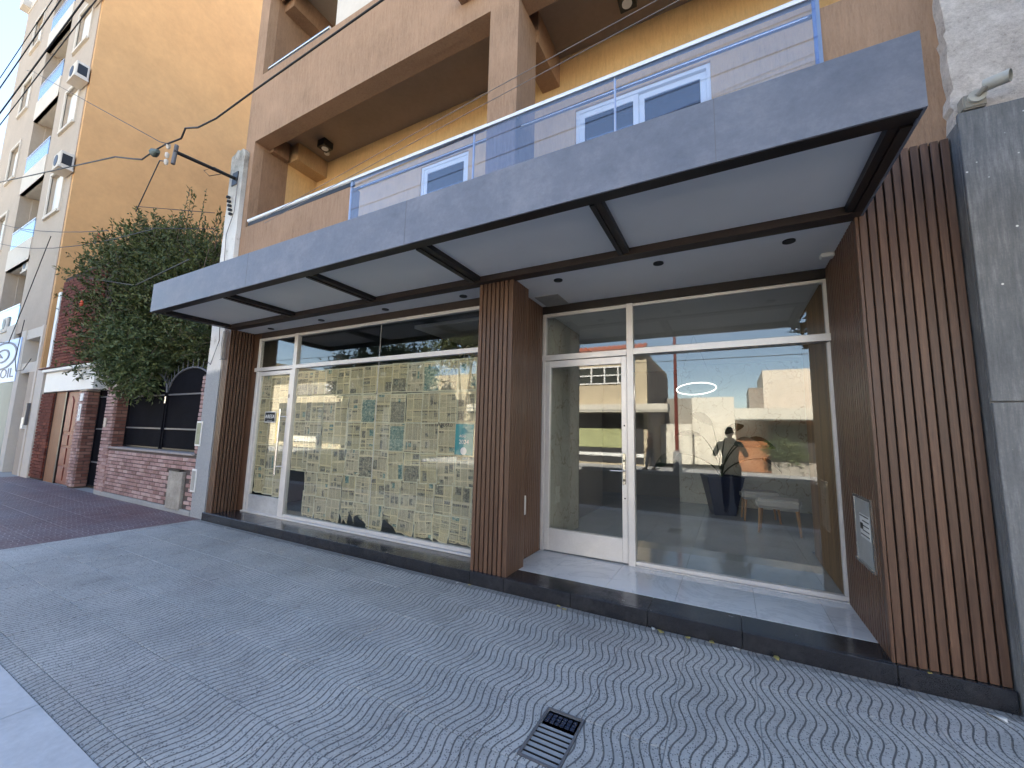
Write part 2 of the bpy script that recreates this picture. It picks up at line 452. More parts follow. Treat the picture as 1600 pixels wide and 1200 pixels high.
def m_news_():
    s = N('newspaper_print')
    uv = s.n('ShaderNodeTexCoord').outputs['UV']
    r = s.rnd()
    u, v, _ = s.sep(uv)
    off = s.math('MULTIPLY', r, 37.0)
    r2 = s.math('FRACT', s.math('MULTIPLY', r, 7.31)); r3 = s.math('FRACT', s.math('MULTIPLY', r, 13.7))
    uu = s.math('MULTIPLY_ADD', u, 1.10, -.05)
    vv = s.math('MULTIPLY_ADD', v, 1.08, -.04)
    # uneven columns and rows
    uw = s.math('ADD', uu, s.math('MULTIPLY', s.math('SINE', s.math('MULTIPLY_ADD', uu, 6.28, off)), .06))
    vw = s.math('ADD', vv, s.math('MULTIPLY', s.math('SINE', s.math('MULTIPLY_ADD', vv, 6.28, s.math('MULTIPLY', r2, 20.0))), .09))
    cu = s.math('MULTIPLY', uw, s.math('ADD', 2.0, s.math('FLOOR', s.math('MULTIPLY', r2, 2.6))))
    cv = s.math('MULTIPLY', vw, s.math('ADD', 2.0, s.math('FLOOR', s.math('MULTIPLY', r3, 3.4))))
    cell = s.comb(s.math('ADD', s.math('FLOOR', cu), off), s.math('FLOOR', cv), 0.0)
    wn = s.n('ShaderNodeTexWhiteNoise', {'Vector': cell}, noise_dimensions='3D')
    w1, w2, w3 = s.sep(wn.outputs['Color'])
    fu = s.math('FRACT', cu); fv = s.math('FRACT', cv)
    def edge(f, m):
        return s.math('MULTIPLY', s.math('GREATER_THAN', f, m), s.math('LESS_THAN', f, s.math('SUBTRACT', 1.0, m)))
    inside = s.math('MULTIPLY', edge(fu, .05), edge(fv, .05))
    page = s.math('MULTIPLY', edge(uu, 0.0), edge(vv, 0.0))
    ln = s.math('LESS_THAN', s.math('FRACT', s.math('MULTIPLY', v, 46.0)), .5)
    brk = s.noise(1.0, 3, .7, vec=s.comb(s.math('MULTIPLY', u, 46.0), s.math('FLOOR', s.math('MULTIPLY', v, 46.0)), off))
    txt = s.math('MULTIPLY', s.math('MULTIPLY', ln, s.ramp(brk, [(.38, 0.0), (.52, 1.0)])), inside)
    grey = s.math('MULTIPLY', s.math('MULTIPLY', inside, s.ramp(s.noise(1.0, 4, .75, vec=s.comb(s.math('MULTIPLY', u, 9.0), s.math('MULTIPLY', v, 24.0), off)), [(.35, 0.0), (.65, 1.0)])), .22)
    paper = s.ramp(s.noise(2.5, 5, .65), [(.3, (.82, .67, .42)), (.7, (.97, .83, .57))])
    kk = s.math('MULTIPLY_ADD', r3, .22, .86)
    paper = s.mix(1.0, paper, s.comb(kk, kk, s.math('MULTIPLY', kk, s.math('MULTIPLY_ADD', r2, .14, .90))), 'MULTIPLY')
    c = s.mix(s.math('MULTIPLY', txt, .42), paper, (.20, .18, .14))
    rule = s.math('LESS_THAN', s.math('FRACT', s.math('MULTIPLY', u, 9.0)), .80)
    dens = s.math('MULTIPLY_ADD', w3, .26, .10)
    c = s.mix(s.math('MULTIPLY', s.math('MULTIPLY', rule, dens), inside), c, (.22, .20, .16))
    c = s.mix(grey, c, (.25, .22, .17))
    # headlines
    hz = s.math('MULTIPLY', s.math('GREATER_THAN', fv, .80), s.math('LESS_THAN', fv, .93))
    hb = s.noise(1.0, 1, .5, vec=s.comb(s.math('MULTIPLY', u, 34.0), s.math('FLOOR', cv), off))
    head = s.math('MULTIPLY', s.math('MULTIPLY', hz, inside), s.math('MULTIPLY', s.math('GREATER_THAN', w3, .4), s.math('GREATER_THAN', hb, .46)))
    c = s.mix(s.math('MULTIPLY', head, .7), c, (.08, .07, .06))
    # pictures, each a part of its cell
    px0 = s.math('MULTIPLY', w2, .3); py0 = s.math('MULTIPLY', w3, .45)
    pm = s.math('MULTIPLY', s.math('MULTIPLY', s.math('GREATER_THAN', fu, s.math('ADD', px0, .06)), s.math('LESS_THAN', fu, .93)), s.math('MULTIPLY', s.math('GREATER_THAN', fv, s.math('ADD', py0, .05)), s.math('LESS_THAN', fv, s.math('MULTIPLY_ADD', w2, .35, .50))))
    pic = s.math('MULTIPLY', pm, s.math('GREATER_THAN', w1, .60))
    pn = s.noise(1.0, 5, .8, vec=s.comb(s.math('MULTIPLY', u, 9.0), s.math('MULTIPLY', v, 12.0), off))
    pc = s.ramp(pn, [(.36, (.07, .066, .06)), (.5, (.24, .22, .18)), (.62, (.58, .52, .38))])
    pt = s.ramp(pn, [(.36, (.05, .12, .13)), (.5, (.15, .31, .29)), (.62, (.60, .60, .45))])
    c = s.mix(s.math('MULTIPLY', pic, .9), c, s.mix(s.math('GREATER_THAN', w2, .82), pc, pt))
    # whole page photographs / tinted adverts
    adv = s.math('MULTIPLY', s.math('GREATER_THAN', r3, .90), edge(uu, .03))
    adv = s.math('MULTIPLY', adv, s.math('LESS_THAN', vv, s.math('MULTIPLY_ADD', r2, .5, .45)))
    c = s.mix(s.math('MULTIPLY', adv, .8), c, s.mix(s.math('GREATER_THAN', r2, .7), pc, pt))
    c = s.mix(s.math('SUBTRACT', 1.0, page), c, (.84, .77, .56))
    cr = s.noise(1.0, 6, .75, vec=s.comb(s.math('MULTIPLY', u, 3.0), s.math('MULTIPLY', v, 4.0), off), dist=1.5)
    crease = s.ramp(s.math('ABSOLUTE', s.math('SUBTRACT', cr, .5)), [(0.0, .45), (.012, 0.0)])
    c = s.mix(crease, c, (.93, .87, .68))
    nm = s.bump(cr, 1.0, .05)
    return s.bsdf(c, .85, 0, nm, .25)
m_news = m_news_()

# ------------------------------------------------------------------ mesh helpers
class MB:
    def __init__(s): s.v = []; s.f = []; s.sm = []
    def add(s, vs, fs, smooth=False):
        b = len(s.v); s.v += [tuple(v) for v in vs]
        s.f += [tuple(i + b for i in f) for f in fs]; s.sm += [smooth] * len(fs)
        return s
    def box(s, x0, x1, y0, y1, z0, z1, mat=None):
        vs = [Vector(p) for p in ((x0, y0, z0), (x1, y0, z0), (x1, y1, z0), (x0, y1, z0), (x0, y0, z1), (x1, y0, z1), (x1, y1, z1), (x0, y1, z1))]
        if mat: vs = [mat @ v for v in vs]
        return s.add(vs, [(0, 3, 2, 1), (4, 5, 6, 7), (0, 1, 5, 4), (1, 2, 6, 5), (2, 3, 7, 6), (3, 0, 4, 7)])
    def tube(s, pts, r, n=8, caps=True):
        pts = [Vector(p) for p in pts]
        rr = r if isinstance(r, (list, tuple)) else [r] * len(pts)
        vs = []
        for i, p in enumerate(pts):
            t = (pts[min(i + 1, len(pts) - 1)] - pts[max(i - 1, 0)])
            if t.length < 1e-9: t = Vector((0, 0, 1))
            t.normalize()
            a = Vector((0, 0, 1)) if abs(t.z) < .95 else Vector((1, 0, 0))
            u = t.cross(a).normalized(); w = t.cross(u).normalized()
            for k in range(n):
                an = 2 * math.pi * k / n
                vs.append(p + (u * math.cos(an) + w * math.sin(an)) * rr[i])
        fs = []
        for i in range(len(pts) - 1):
            for k in range(n):
                a = i * n + k; b = i * n + (k + 1) % n
                fs.append((a, b, b + n, a + n))
        s.add(vs, fs, n > 5)
        if caps:
            s.add(vs[:n], [tuple(range(n))]); s.add(vs[-n:], [tuple(reversed(range(n)))])
        return s
    def cyl(s, c, r, h, axis='z', n=20):
        d = {'z': Vector((0, 0, 1)), 'y': Vector((0, 1, 0)), 'x': Vector((1, 0, 0))}[axis]
        c = Vector(c)
        return s.tube([c, c + d * h], r, n)
    def prism(s, poly, y0, y1):      # poly in (x,z)
        n = len(poly)
        vs = [(x, y0, z) for x, z in poly] + [(x, y1, z) for x, z in poly]
        fs = [tuple(range(n)), tuple(reversed(range(n, 2 * n)))] + [(i, i + n, (i + 1) % n + n, (i + 1) % n) for i in range(n)]
        return s.add(vs, fs)
    def mesh(s, name, mat, bev=0.0, seg=1):
        me = bpy.data.meshes.new(name)
        me.from_pydata(s.v, [], s.f)
        me.polygons.foreach_set('use_smooth', s.sm)
        bm = bmesh.new(); bm.from_mesh(me)
        bmesh.ops.recalc_face_normals(bm, faces=bm.faces)
        if bev:
            bmesh.ops.bevel(bm, geom=[e for e in bm.edges if len(e.link_faces) == 2 and e.calc_face_angle(0) > .6], offset=bev, segments=seg, affect='EDGES', clamp_overlap=True)
        bm.to_mesh(me); bm.free()
        me.materials.append(mat)
        me.update()
        return me
    def obj(s, name, mat, parent=None, bev=0.0, seg=1):
        return link(name, s.mesh(name, mat, bev, seg), parent)

def link(name, me, parent=None, loc=None, rot=None):
    o = bpy.data.objects.new(name, me); COL.objects.link(o)
    if parent is not None: o.parent = parent
    if loc is not None: o.location = loc
    if rot is not None: o.rotation_euler = rot
    return o

def B(*a): return MB().box(*a)

def tag(o, label=None, cat=None, group=None, kind=None):
    if label: o['label'] = label
    if cat: o['category'] = cat
    if group: o['group'] = group
    if kind: o['kind'] = kind
    return o

def thing(name, label, cat, group=None, loc=(0, 0, 0), rz=0):
    o = bpy.data.objects.new(name, None); COL.objects.link(o)
    o.location = loc; o.rotation_euler = (0, 0, rz); o.empty_display_size = .2
    return tag(o, label, cat, group)

def copy_tree(o, parent=None):
    c = o.copy(); COL.objects.link(c)
    if parent is not None: c.parent = parent
    for ch in [x for x in KIDS.get(o.name, [])]: copy_tree(ch, c)
    return c
KIDS = {}
def refresh_kids():
    KIDS.clear()
    for o in bpy.data.objects:
        if o.parent: KIDS.setdefault(o.parent.name, []).append(o)

def text(name, s, size, mat, loc, rot, parent=None, ext=.002, align='CENTER', shear=0, sx=1.0):
    cu = bpy.data.curves.new(name, 'FONT')
    cu.body = s; cu.size = size; cu.extrude = ext; cu.align_x = align; cu.align_y = 'CENTER'; cu.shear = shear
    cu.resolution_u = 3
    t = bpy.data.objects.new('tmp', cu); COL.objects.link(t)
    bpy.context.view_layer.update()
    me = bpy.data.meshes.new_from_object(t.evaluated_get(bpy.context.evaluated_depsgraph_get()))
    bpy.data.objects.remove(t)
    me.name = name
    me.materials.clear(); me.materials.append(mat)
    o = link(name, me, parent, loc, rot)
    o.scale = (sx, 1, 1)
    return o
FACE = (math.pi / 2, 0, 0)             # reads from -Y
BACK = (math.pi / 2, 0, math.pi)       # reads from +Y

# ------------------------------------------------------------------ ground
def struct(name, mb, mat, bev=0):
    return tag(mb.obj(name, mat, None, bev), kind='structure')

struct('ground', B(-160, 160, -120, 90, -.40, -.20), m_asphalt)
road = struct('road', B(-120, 120, -13.3, -3.06, -.20, -.13), m_asphalt)
pave = struct('pavement', B(-7.6, 12, -2.71, 1.6, -.19, -.006), m_mortar)
pave_r = struct('red_pavement', B(-17.3, -7.6, -2.71, 6.0, -.19, -.005), m_mortar)
pave_l = struct('far_pavement', B(-60, -17.3, -2.71, .4, -.19, .0), m_concrete)
GR = (-.94, -.73, -1.72, -1.34)        # drain opening
tile_meshes = {}
def tile_mesh(w, d, mat, nm):
    k = (round(w, 3), round(d, 3), mat.name)
    if k not in tile_meshes:
        tile_meshes[k] = B(-w / 2, w / 2, -d / 2, d / 2, -.03, 0).mesh(nm, mat, .0025)
    return tile_meshes[k]
def put_tile(x0, x1, y0, y1, mat, parent, gap=.0035, jz=.0012):
    w = x1 - x0 - gap; d = y1 - y0 - gap
    if w < .01 or d < .01: return
    o = link('paving_tile', tile_mesh(w, d, mat, 'paving_tile'), parent, ((x0 + x1) / 2, (y0 + y1) / 2, random.uniform(-jz, jz)))
rowsY = [(-.08 - P_ * (i + 1), -.08 - P_ * i) for i in range(6)] + [(-2.71, -2.60)]
x = .09 + P_ * 5
cols = []
while x > -7.6:
    cols.append((max(x - P_, -7.6), x)); x -= P_
cols.append((.09 + P_ * 5, .09 + P_ * 6)); cols.append((.09 + P_ * 6, .09 + P_ * 7))
for (x0, x1) in cols:
    for (y0, y1) in rowsY + [(-.08, -.02)]:
        a0, a1, b0, b1 = GR
        if x1 > a0 and x0 < a1 and y1 > b0 and y0 < b1:
            put_tile(x0, min(x1, a0), y0, y1, m_tile, pave)
            put_tile(max(x0, a1), x1, y0, y1, m_tile, pave)
            xa, xb = max(x0, a0), min(x1, a1)
            put_tile(xa, xb, y0, max(y0, b0), m_tile, pave)
            put_tile(xa, xb, min(y1, b1), y1, m_tile, pave)
        else:
            put_tile(x0, x1, y0, y1, m_tile, pave)
x = -7.6
i = 0
while x > -17.3:
    x0 = max(x - P_, -17.3)
    for (y0, y1) in rowsY + [(-.08, .0)]:
        put_tile(x0, x, y0, y1, m_redtile, pave_r)
    x -= P_
# kerb stones
kerb = struct('kerb', B(-60, 12, -3.06, -2.71, -.2, -.01), m_concrete)
x = 3.0
while x > -20:
    w = .9
    link('kerb_stone', tile_mesh(w - .008, .345, m_kerb, 'kerb_stone'), kerb, (x - w / 2, -2.885, .004))
    x -= w
opp_pave = struct('opposite_pavement', B(-90, 60, -16.2, -13.3, -.19, .0), m_concrete)

# drain grate
m_grate = M('rusty_iron', (.02, .017, .015), .85, .3, 30, spec=.08)
gt = thing('drain_grate', 'black cast iron drain grate half covered by a blue plate, sunk in the wavy pavement', 'drain', loc=(-.835, -1.53, 0))
MB().box(-.105, -.093, -.19, .19, -.02, .003).box(.093, .105, -.19, .19, -.02, .003).box(-.093, .093, -.19, -.178, -.02, .003).box(-.093, .093, .178, .19, -.02, .003).obj('frame', m_bar, gt)
B(-.093, .093, -.178, .178, -.12, -.07).obj('pit', m_gap, gt)
for k in range(6):
    yy = -.15 + k * .036
    B(-.093, .093, yy, yy + .007, -.025, -.002).obj('bar', m_grate, gt)
for k, xx in enumerate((-.045, 0, .045)):
    B(xx, xx + .006, -.178, .05, -.03, -.008).obj('cross_bar', m_grate, gt)
pl = B(-.091, .091, .062, .176, -.02, -.006).obj('cover_plate', M('faded_blue_plate', (.075, .085, .10), .6, .3, 20), gt)
st = MB()
for a in range(6):
    for b in range(3):
        st.box(-.082 + a * .028, -.082 + a * .028 + .02, .085 + b * .026, .085 + b * .026 + .018, -.006, -.002)
st.obj('raised_stud', M('worn_blue_stud', (.03, .04, .07), .5, .3, 30), gt)
for k in range(26):
    r = random.uniform(.004, .011)
    a = random.uniform(-.085, .085); b = random.uniform(-.17, .04)
    q = MB(); q.box(-r, r, -r * .6, r * .6, -r * .3, r * .3, Matrix.Translation((a, b, -.05 + r)) @ Matrix.Rotation(random.uniform(0, 3), 4, 'Z') @ Matrix.Rotation(random.uniform(-.5, .5), 4, 'X'))
    q.obj('debris', random.choice([m_litter_w, m_bark, m_concrete, m_bark]), gt, r * .2)

# litter at the step
def scrap(x, y, r, mat, label, cat, group=None, z=.003):
    mb = MB(); n = 7
    vs = [(0, 0, .004)] + [(r * (1 + .35 * math.sin(3 * a + x * 9)) * math.cos(a), .6 * r * math.sin(a), .001 + .35 * r * abs(math.cos(a * 1.3 + x))) for a in [2 * math.pi * k / n for k in range(n)]]
    mb.add(vs + [(v[0], v[1], v[2] + .0012) for v in vs], [(0, k + 1, (k + 1) % n + 1) for k in range(n)] + [(n + 1, (k + 1) % n + n + 2, k + n + 2) for k in range(n)] + [(k + 1, k + n + 2, (k + 1) % n + n + 2, (k + 1) % n + 1) for k in range(n)], True)
    o = mb.obj('dry_leaf' if cat == 'leaf' else 'paper_scrap', mat)
    o.location = (x, y, z); o.rotation_euler = (0, 0, x * 7)
    tag(o, label, cat, group)
for (x, y, r, lab) in [(.23, -.085, .033, 'largest yellow dry leaf along the black step, nearest the right slatted pillar'),
                       (-.17, -.085, .028, 'yellow dry leaf by the step, second from the right slatted pillar'),
                       (-.33, -.10, .024, 'yellow dry leaf by the step, third from the right slatted pillar'),
                       (-.52, -.11, .028, 'yellow dry leaf beside a white scrap, below the middle of the lobby window'),
                       (-1.31, -.12, .02, 'yellow dry leaf below the lobby door, right one of the close pair'),
                       (-1.38, -.085, .022, 'yellow dry leaf below the lobby door, left one of the close pair'),
                       (-2.32, -.09, .02, 'yellow dry leaf at the foot of the middle slatted pillar'),
                       (-4.1, -.13, .012, 'tiny yellow dry leaf by the step under the newspapered window')]:
    scrap(x, y, r, m_litter_y, lab, 'leaf', 'dry leaves along the step')
for (x, y, r, lab) in [(-.58, -.09, .022, 'small white paper scrap by the step below the lobby window, beside a yellow leaf'),
                       (-.01, -.09, .022, 'small white paper scrap by the step, first one left of the largest yellow leaf'),
                       (-2.45, -.11, .018, 'small white paper scrap left of the foot of the middle slatted pillar'),
                       (-3.4, -.1, .014, 'tiny white paper scrap by the step under the newspapered window'),
                       (-6.63, -.15, .02, 'small white paper scrap near the left end of the black step')]:
    scrap(x, y, r, m_litter_w, lab, 'litter', 'paper scraps along the step')
scrap(1.25, -.16, .042, m_litter_w, 'white paper scrap by the foot of the grey slate wall', 'litter')
scrap(1.02, -.062, .016, m_litter_y, 'pale leaf caught on top of the black plinth under the right slats', 'leaf', z=.118)

# ------------------------------------------------------------------ step
ST = .121
step = thing('entrance_step', 'long low black granite step running under both shopfronts', 'step')
B(-7.52, 1.385, -.03, .9, -.1, .098).obj('core', m_concrete, step)
seams = [-7.52, -7.30, -6.66, -6.02, -5.38, -4.74, -4.10, -3.46, -2.82, -2.34, -1.95, -1.28, -.63, .03, .873, 1.385]
for a, b in zip(seams, seams[1:]):
    B(a + .0015, b - .0015, -.062, -.032, -.01, ST).obj('riser_slab', m_granite, step, .004)
for a, b in zip(seams[:-2], seams[1:-1]):
    d = .355 if b < -2.3 else .25
    B(a + .001, b - .001, -.0305, d, .10, ST).obj('tread_slab', m_granite, step, .002)
for a, b in [(-2.06, -1.66), (-1.66, -1.06), (-1.06, -.46), (-.46, .14), (.14, .64), (.64, .86)]:
    B(a + .001, b - .001, .252, .86, .10, ST + .001).obj('floor_tile', m_whitetile, step, .001)
    B(a + .001, b - .001, .862, 1.03, .10, ST + .001).obj('floor_tile', m_whitetile, step, .001)

# ------------------------------------------------------------------ slatted pillars
_sl = {}
def slats(parent, p0, p1, nrm, z0, z1, n, mat=None, depth=.022, gapf=.27):
    mat = mat or m_slat
    p0 = Vector((*p0, 0)); p1 = Vector((*p1, 0)); d = p1 - p0; L = d.length; d.normalize()
    nr = Vector((*nrm, 0)); pitch = L / n; w = pitch * (1 - gapf)
    key = (round(w, 4), round(z1 - z0, 3), depth, mat.name)
    if key not in _sl:
        _sl[key] = B(-w / 2, w / 2, -depth, 0, 0, z1 - z0).mesh('slat', mat, .0025)
    ang = math.atan2(d.y, d.x)
    if (Vector((d.y, -d.x, 0))).dot(nr) < 0: ang += math.pi
    for k in range(n):
        c = p0 + d * (k + .5) * pitch
        link('slat', _sl[key], parent, (c.x, c.y, z0), (0, 0, ang))

CB = 3.118
cp = thing('slatted_pillar', 'brown slatted pillar standing between the two shopfronts under the canopy', 'pillar')
B(-2.352, -1.972, .002, .338, ST, CB + .03).obj('core', m_gap, cp)
B(-2.352, -2.085, .34, 1.06, ST, CB + .03).obj('rear_core', m_gap, cp)
slats(cp, (-2.37, 0), (-1.95, 0), (0, -1), ST, CB, 8)
slats(cp, (-1.97, -.02), (-1.97, .36), (1, 0), ST, CB + .03, 9)
slats(cp, (-2.085, .362), (-2.085, 1.02), (1, 0), ST, CB + .03, 13)
B(-1.962, -1.944, -.022, -.004, ST, CB).obj('corner_trim', m_slat, cp, .002)
sk = thing('socket_cover', 'white rectangular socket cover on the side of the middle slatted pillar', 'socket')
B(-1.946, -1.932, .455, .60, .60, .81).obj('plate', m_whitepl, sk, .004); B(-1.934, -1.929, .48, .575, .64, .77).obj('flap', m_whitepl, sk, .003)
for o in [x for x in bpy.data.objects if x.parent == sk]: o.location.x = -.118

lp = thing('slatted_pillar', 'brown slatted pillar at the left end, beside the peeling white wall', 'pillar')
B(-7.48, -7.352, .002, .40, ST, CB + .03).obj('core', m_gap, lp)
slats(lp, (-7.50, 0), (-7.33, 0), (0, -1), ST, CB + .02, 4)
slats(lp, (-7.345, 0), (-7.345, .36), (1, 0), ST, CB + .02, 7, gapf=.38, depth=.026)
B(-7.40, -7.12, .36, .42, ST, CB).obj('return', m_slat, lp)

rp = thing('slatted_pillar', 'wide brown slatted pillar at the right end, next to the grey slate wall', 'pillar')
B(.882, 1.385, .002, 1.06, ST, 3.55).obj('core', m_gap, rp)
slats(rp, (.875, 0), (1.385, 0), (0, -1), ST, 3.56, 10, depth=.026, gapf=.2)
slats(rp, (.88, 0), (.88, 1.02), (-1, 0), ST, CB + .03, 18, gapf=.3)
B(.857, .876, -.024, .0, ST, 3.12).obj('corner_trim', m_slat, rp, .002)
mb_ = thing('gas_meter_box', 'open white metal meter box with a printed label set in the right slatted pillar', 'meter box')
MB().box(.848, .858, .14, .16, .62, 1.10).box(.848, .858, .57, .59, .62, 1.10).box(.848, .858, .16, .57, 1.08, 1.10).box(.840, .858, .13, .60, .60, .62).obj('frame', m_steel, mb_)
B(.852, .857, .16, .57, .62, 1.08).obj('panel', m_metalbox, mb_)
tg = B(.8495, .8525, .20, .44, .80, .97).obj('label_sheet', m_whitepl, mb_)
lm = MB()
for k in range(5):
    lm.box(.8485, .8494, .21, .43 - (k % 2) * .06, .955 - k * .034, .963 - k * .034)
lm.box(.8485, .8494, .36, .43, .86, .905)
lm.obj('printed_lines', m_print, tg)

# ------------------------------------------------------------------ shopfront left (newspapered)
def bar(parent, x0, x1, y0, y1, z0, z1, name='frame_bar', mat=None, bev=.003):
    return B(x0, x1, y0, y1, z0, z1).obj(name, mat or m_alu, parent, bev)
H = .357
sl = thing('shopfront', 'aluminium shopfront covered from inside with old newspapers, left of the middle pillar', 'shopfront')
bar(sl, -7.16, -7.10, H, H + .06, ST, 3.03)                    # left jamb
bar(sl, -6.155, -6.075, H - .01, H + .06, ST, 3.03)            # mullion
bar(sl, -6.075, -2.352, H, H + .06, ST + .025, .19)            # bottom rail
bar(sl, -7.16, -2.352, H - .035, H + .05, ST, ST + .022)       # sill strip
bar(sl, -7.21, -6.156, H - .01, H + .06, 2.452, 2.515)
bar(sl, -6.074, -2.352, H - .01, H + .06, 2.452, 2.515)        # transom
bar(sl, -7.10, -6.156, H, H + .06, 2.985, 3.03)
bar(sl, -6.074, -2.352, H, H + .06, 2.985, 3.03)
bar(sl, -7.10, -2.352, H, H + .05, 3.032, 3.14, 'header', m_beam_in)
B(-6.074, -4.27, H + .025, H + .033, .19, 2.452).obj('pane', m_glass, sl)
B(-4.262, -2.352, H + .025, H + .033, .19, 2.452).obj('pane', m_glass, sl)
B(-6.074, -4.27, H + .025, H + .033, 2.515, 2.985).obj('pane', m_glass, sl)
B(-4.262, -2.352, H + .025, H + .033, 2.515, 2.985).obj('pane', m_glass, sl)
B(-7.10, -6.156, H + .025, H + .033, 2.515, 2.985).obj('pane', m_glass, sl)
B(-4.268, -4.264, H + .026, H + .032, .19, 2.985).obj('glass_joint', m_alu, sl)
dr = bar(sl, -7.095, -7.025, H + .005, H + .055, ST + .02, 2.44, 'door')
bar(dr, -6.225, -6.16, H + .005, H + .055, ST + .02, 2.44, 'stile')
bar(dr, -7.024, -6.226, H + .005, H + .055, 2.37, 2.44, 'top_rail')
bar(dr, -7.024, -6.226, H + .005, H + .055, ST + .02, .405, 'bottom_rail', M('scuffed_aluminium_panel', (.55, .56, .58), .4, .2, 5, .4, .1))
B(-7.024, -6.226, H + .027, H + .034, .405, 2.37).obj('pane', m_glass, dr)
MB().tube([(-6.30, H - .05, .76), (-6.30, H - .05, 1.80)], .019, 12).obj('handle', m_steel, dr)
MB().tube([(-6.30, H - .05, .90), (-6.20, H + .02, .90)], .01).tube([(-6.30, H - .05, 1.68), (-6.20, H + .02, 1.68)], .01).obj('handle_mount', m_steel, dr)
B(-6.20, -6.185, H - .001, H + .006, 1.98, 2.04).obj('lock', m_black, dr)
stk = thing('door_sticker', 'small black sticker with white slanted lettering on the newspapered door', 'sticker')
B(-6.82, -6.53, H + .0345, H + .0355, 1.585, 1.765).obj('border', m_whitepl, stk).location.y = -.0125
B(-6.808, -6.542, H + .0345, H + .0355, 1.60, 1.75).obj('face', m_print, stk).location.y = -.014
text('lettering', 'ARESA', .088, m_wprint, (-6.68, H + .0185, 1.68), FACE, stk, .0008, shear=.2)
text('small_print', 'w w w . a r e s a', .02, m_wprint, (-6.68, H + .0185, 1.62), FACE, stk, .0006)
yt = B(-6.515, -6.475, H + .036, H + .038, 1.25, 1.74).obj('yellow_tape_strip', m_yellowtape)
tag(yt, 'vertical strip of yellow tape on the newspapered door beside the long handle', 'tape')

# newspapers
def paper_mesh(w, h, seed, curl=.012, torn=None, nx=4, ny=5):
    rs = random.Random(seed)
    vs = []; fs = []
    for j in range(ny + 1):
        for i in range(nx + 1):
            e = (i in (0, nx)) or (j in (0, ny))
            jx = rs.uniform(-.002, .002) if not torn else rs.uniform(-.02, .02) * (j == 0) + rs.uniform(-.004, .004)
            jz = rs.uniform(-.002, .002) if not torn else (rs.uniform(-.01, torn) if j == 0 else 0)
            if torn and j == 1: jz = max(0, vs[i][2] + h / 2 - h / ny + .01)
            vs.append((-w / 2 + w * i / nx + jx, rs.uniform(0, curl * (1.0 if e else .6)), -h / 2 + h * j / ny + jz))
    for j in range(ny):
        for i in range(nx):
            a = j * (nx + 1) + i
            fs.append((a, a + 1, a + nx + 2, a + nx + 1))
    n = len(vs)
    me = bpy.data.meshes.new('newspaper_sheet')
    me.from_pydata(vs, [], fs)
    me.polygons.foreach_set('use_smooth', [True] * len(fs))
    uvl = me.uv_layers.new(name='UVMap')
    for p in me.polygons:
        for li in p.loop_indices:
            v = vs[me.loops[li].vertex_index]
            uvl.data[li].uv = (v[0] / w + .5, v[2] / h + .5)
    me.materials.append(m_news)
    return me
protos = [paper_mesh(.285, .40, s_, .016) for s_ in range(8)]
torn_p = [paper_mesh(.285, .38, 50 + s_, .03, .03) for s_ in range(5)]
ripped = [paper_mesh(.285, .36, 70 + s_, .05, .26) for s_ in range(2)]
nc = thing('newspaper_covering', 'yellowed newspaper sheets taped edge to edge behind the wide left shop window', 'newspapers')
sheet_z = [2.205, 1.80, 1.42, 1.05, .70, .375]
px = -2.505; ci = -1
special = {}
while px > -6.1:
    for ri, z in enumerate(sheet_z):
        rowoff = (ri % 3) * .03
        torn = ri == 5
        if torn and ci in (11, 12): continue
        if ri == 4 and ci in (11, 12): continue
        me = (ripped[ci % 2] if ci in (4, 6, 7) else random.choice(torn_p)) if torn else random.choice(protos)
        tilt = random.uniform(-.012, .012) * (1 + (ri >= 3) * 2.2 + (ri >= 5) * 3)
        xx = px - (rowoff if ri > 2 else 0)
        if xx < -5.93: xx = -5.93
        if ri > 2: tilt += random.uniform(-.05, .05)
        o = link('newspaper_sheet', me, nc, (xx, H + .038 + (ri * .0045) + (ci % 2) * .006 + random.uniform(0, .003), z + random.uniform(-.006, .006)), (random.uniform(-.01, .01), tilt, random.uniform(-.01, .01)))
        special[(ci, ri)] = o
    px -= .276; ci += 1
# two readable pages
a = special[(1, 2)]
text('headline', 'Agosto', .082, m_paperprint, (-.02, -.004, .165), FACE, a, .0005)
def flat_panel(w, h, mat, parent, loc, name='printed_panel'):
    return link(name, B(-w / 2, w / 2, -.001, .0, -h / 2, h / 2).mesh(name, mat), parent, loc)
b_ = special[(0, 2)]
pp = flat_panel(.262, .365, m_teal, b_, (0, -.006, 0))
b_.location.y = H + .036; a.location.y = H + .038
# lettering on the teal page belongs to the page itself
text('year_lettering', '2024', .072, m_litter_w, (0, -.010, -.03), FACE, b_, .0005)
text('title_lettering', 'AGO', .045, m_litter_w, (-.02, -.010, .04), FACE, b_, .0005)
link('badge', MB().cyl((0, 0, 0), .045, .001, 'y', 20).mesh('badge', m_litter_w), b_, (0, -.0085, -.135))
dn = thing('newspaper_covering', 'yellowed newspaper sheets taped behind the glass of the narrow left door', 'newspapers')
for ci, px in enumerate((-6.37, -6.64, -6.89)):
    for ri, z in enumerate((2.18, 1.80, 1.42, 1.04, .68)):
        me = random.choice(protos + torn_p[:1])
        o = link('newspaper_sheet', me, dn, (px, H + .038 + ri * .0045 + (ci % 2) * .005, z + random.uniform(-.01, .01)), (0, random.uniform(-.05, .05), 0))
        o.scale = (.98, 1, 1 if ri < 4 else 1.3)
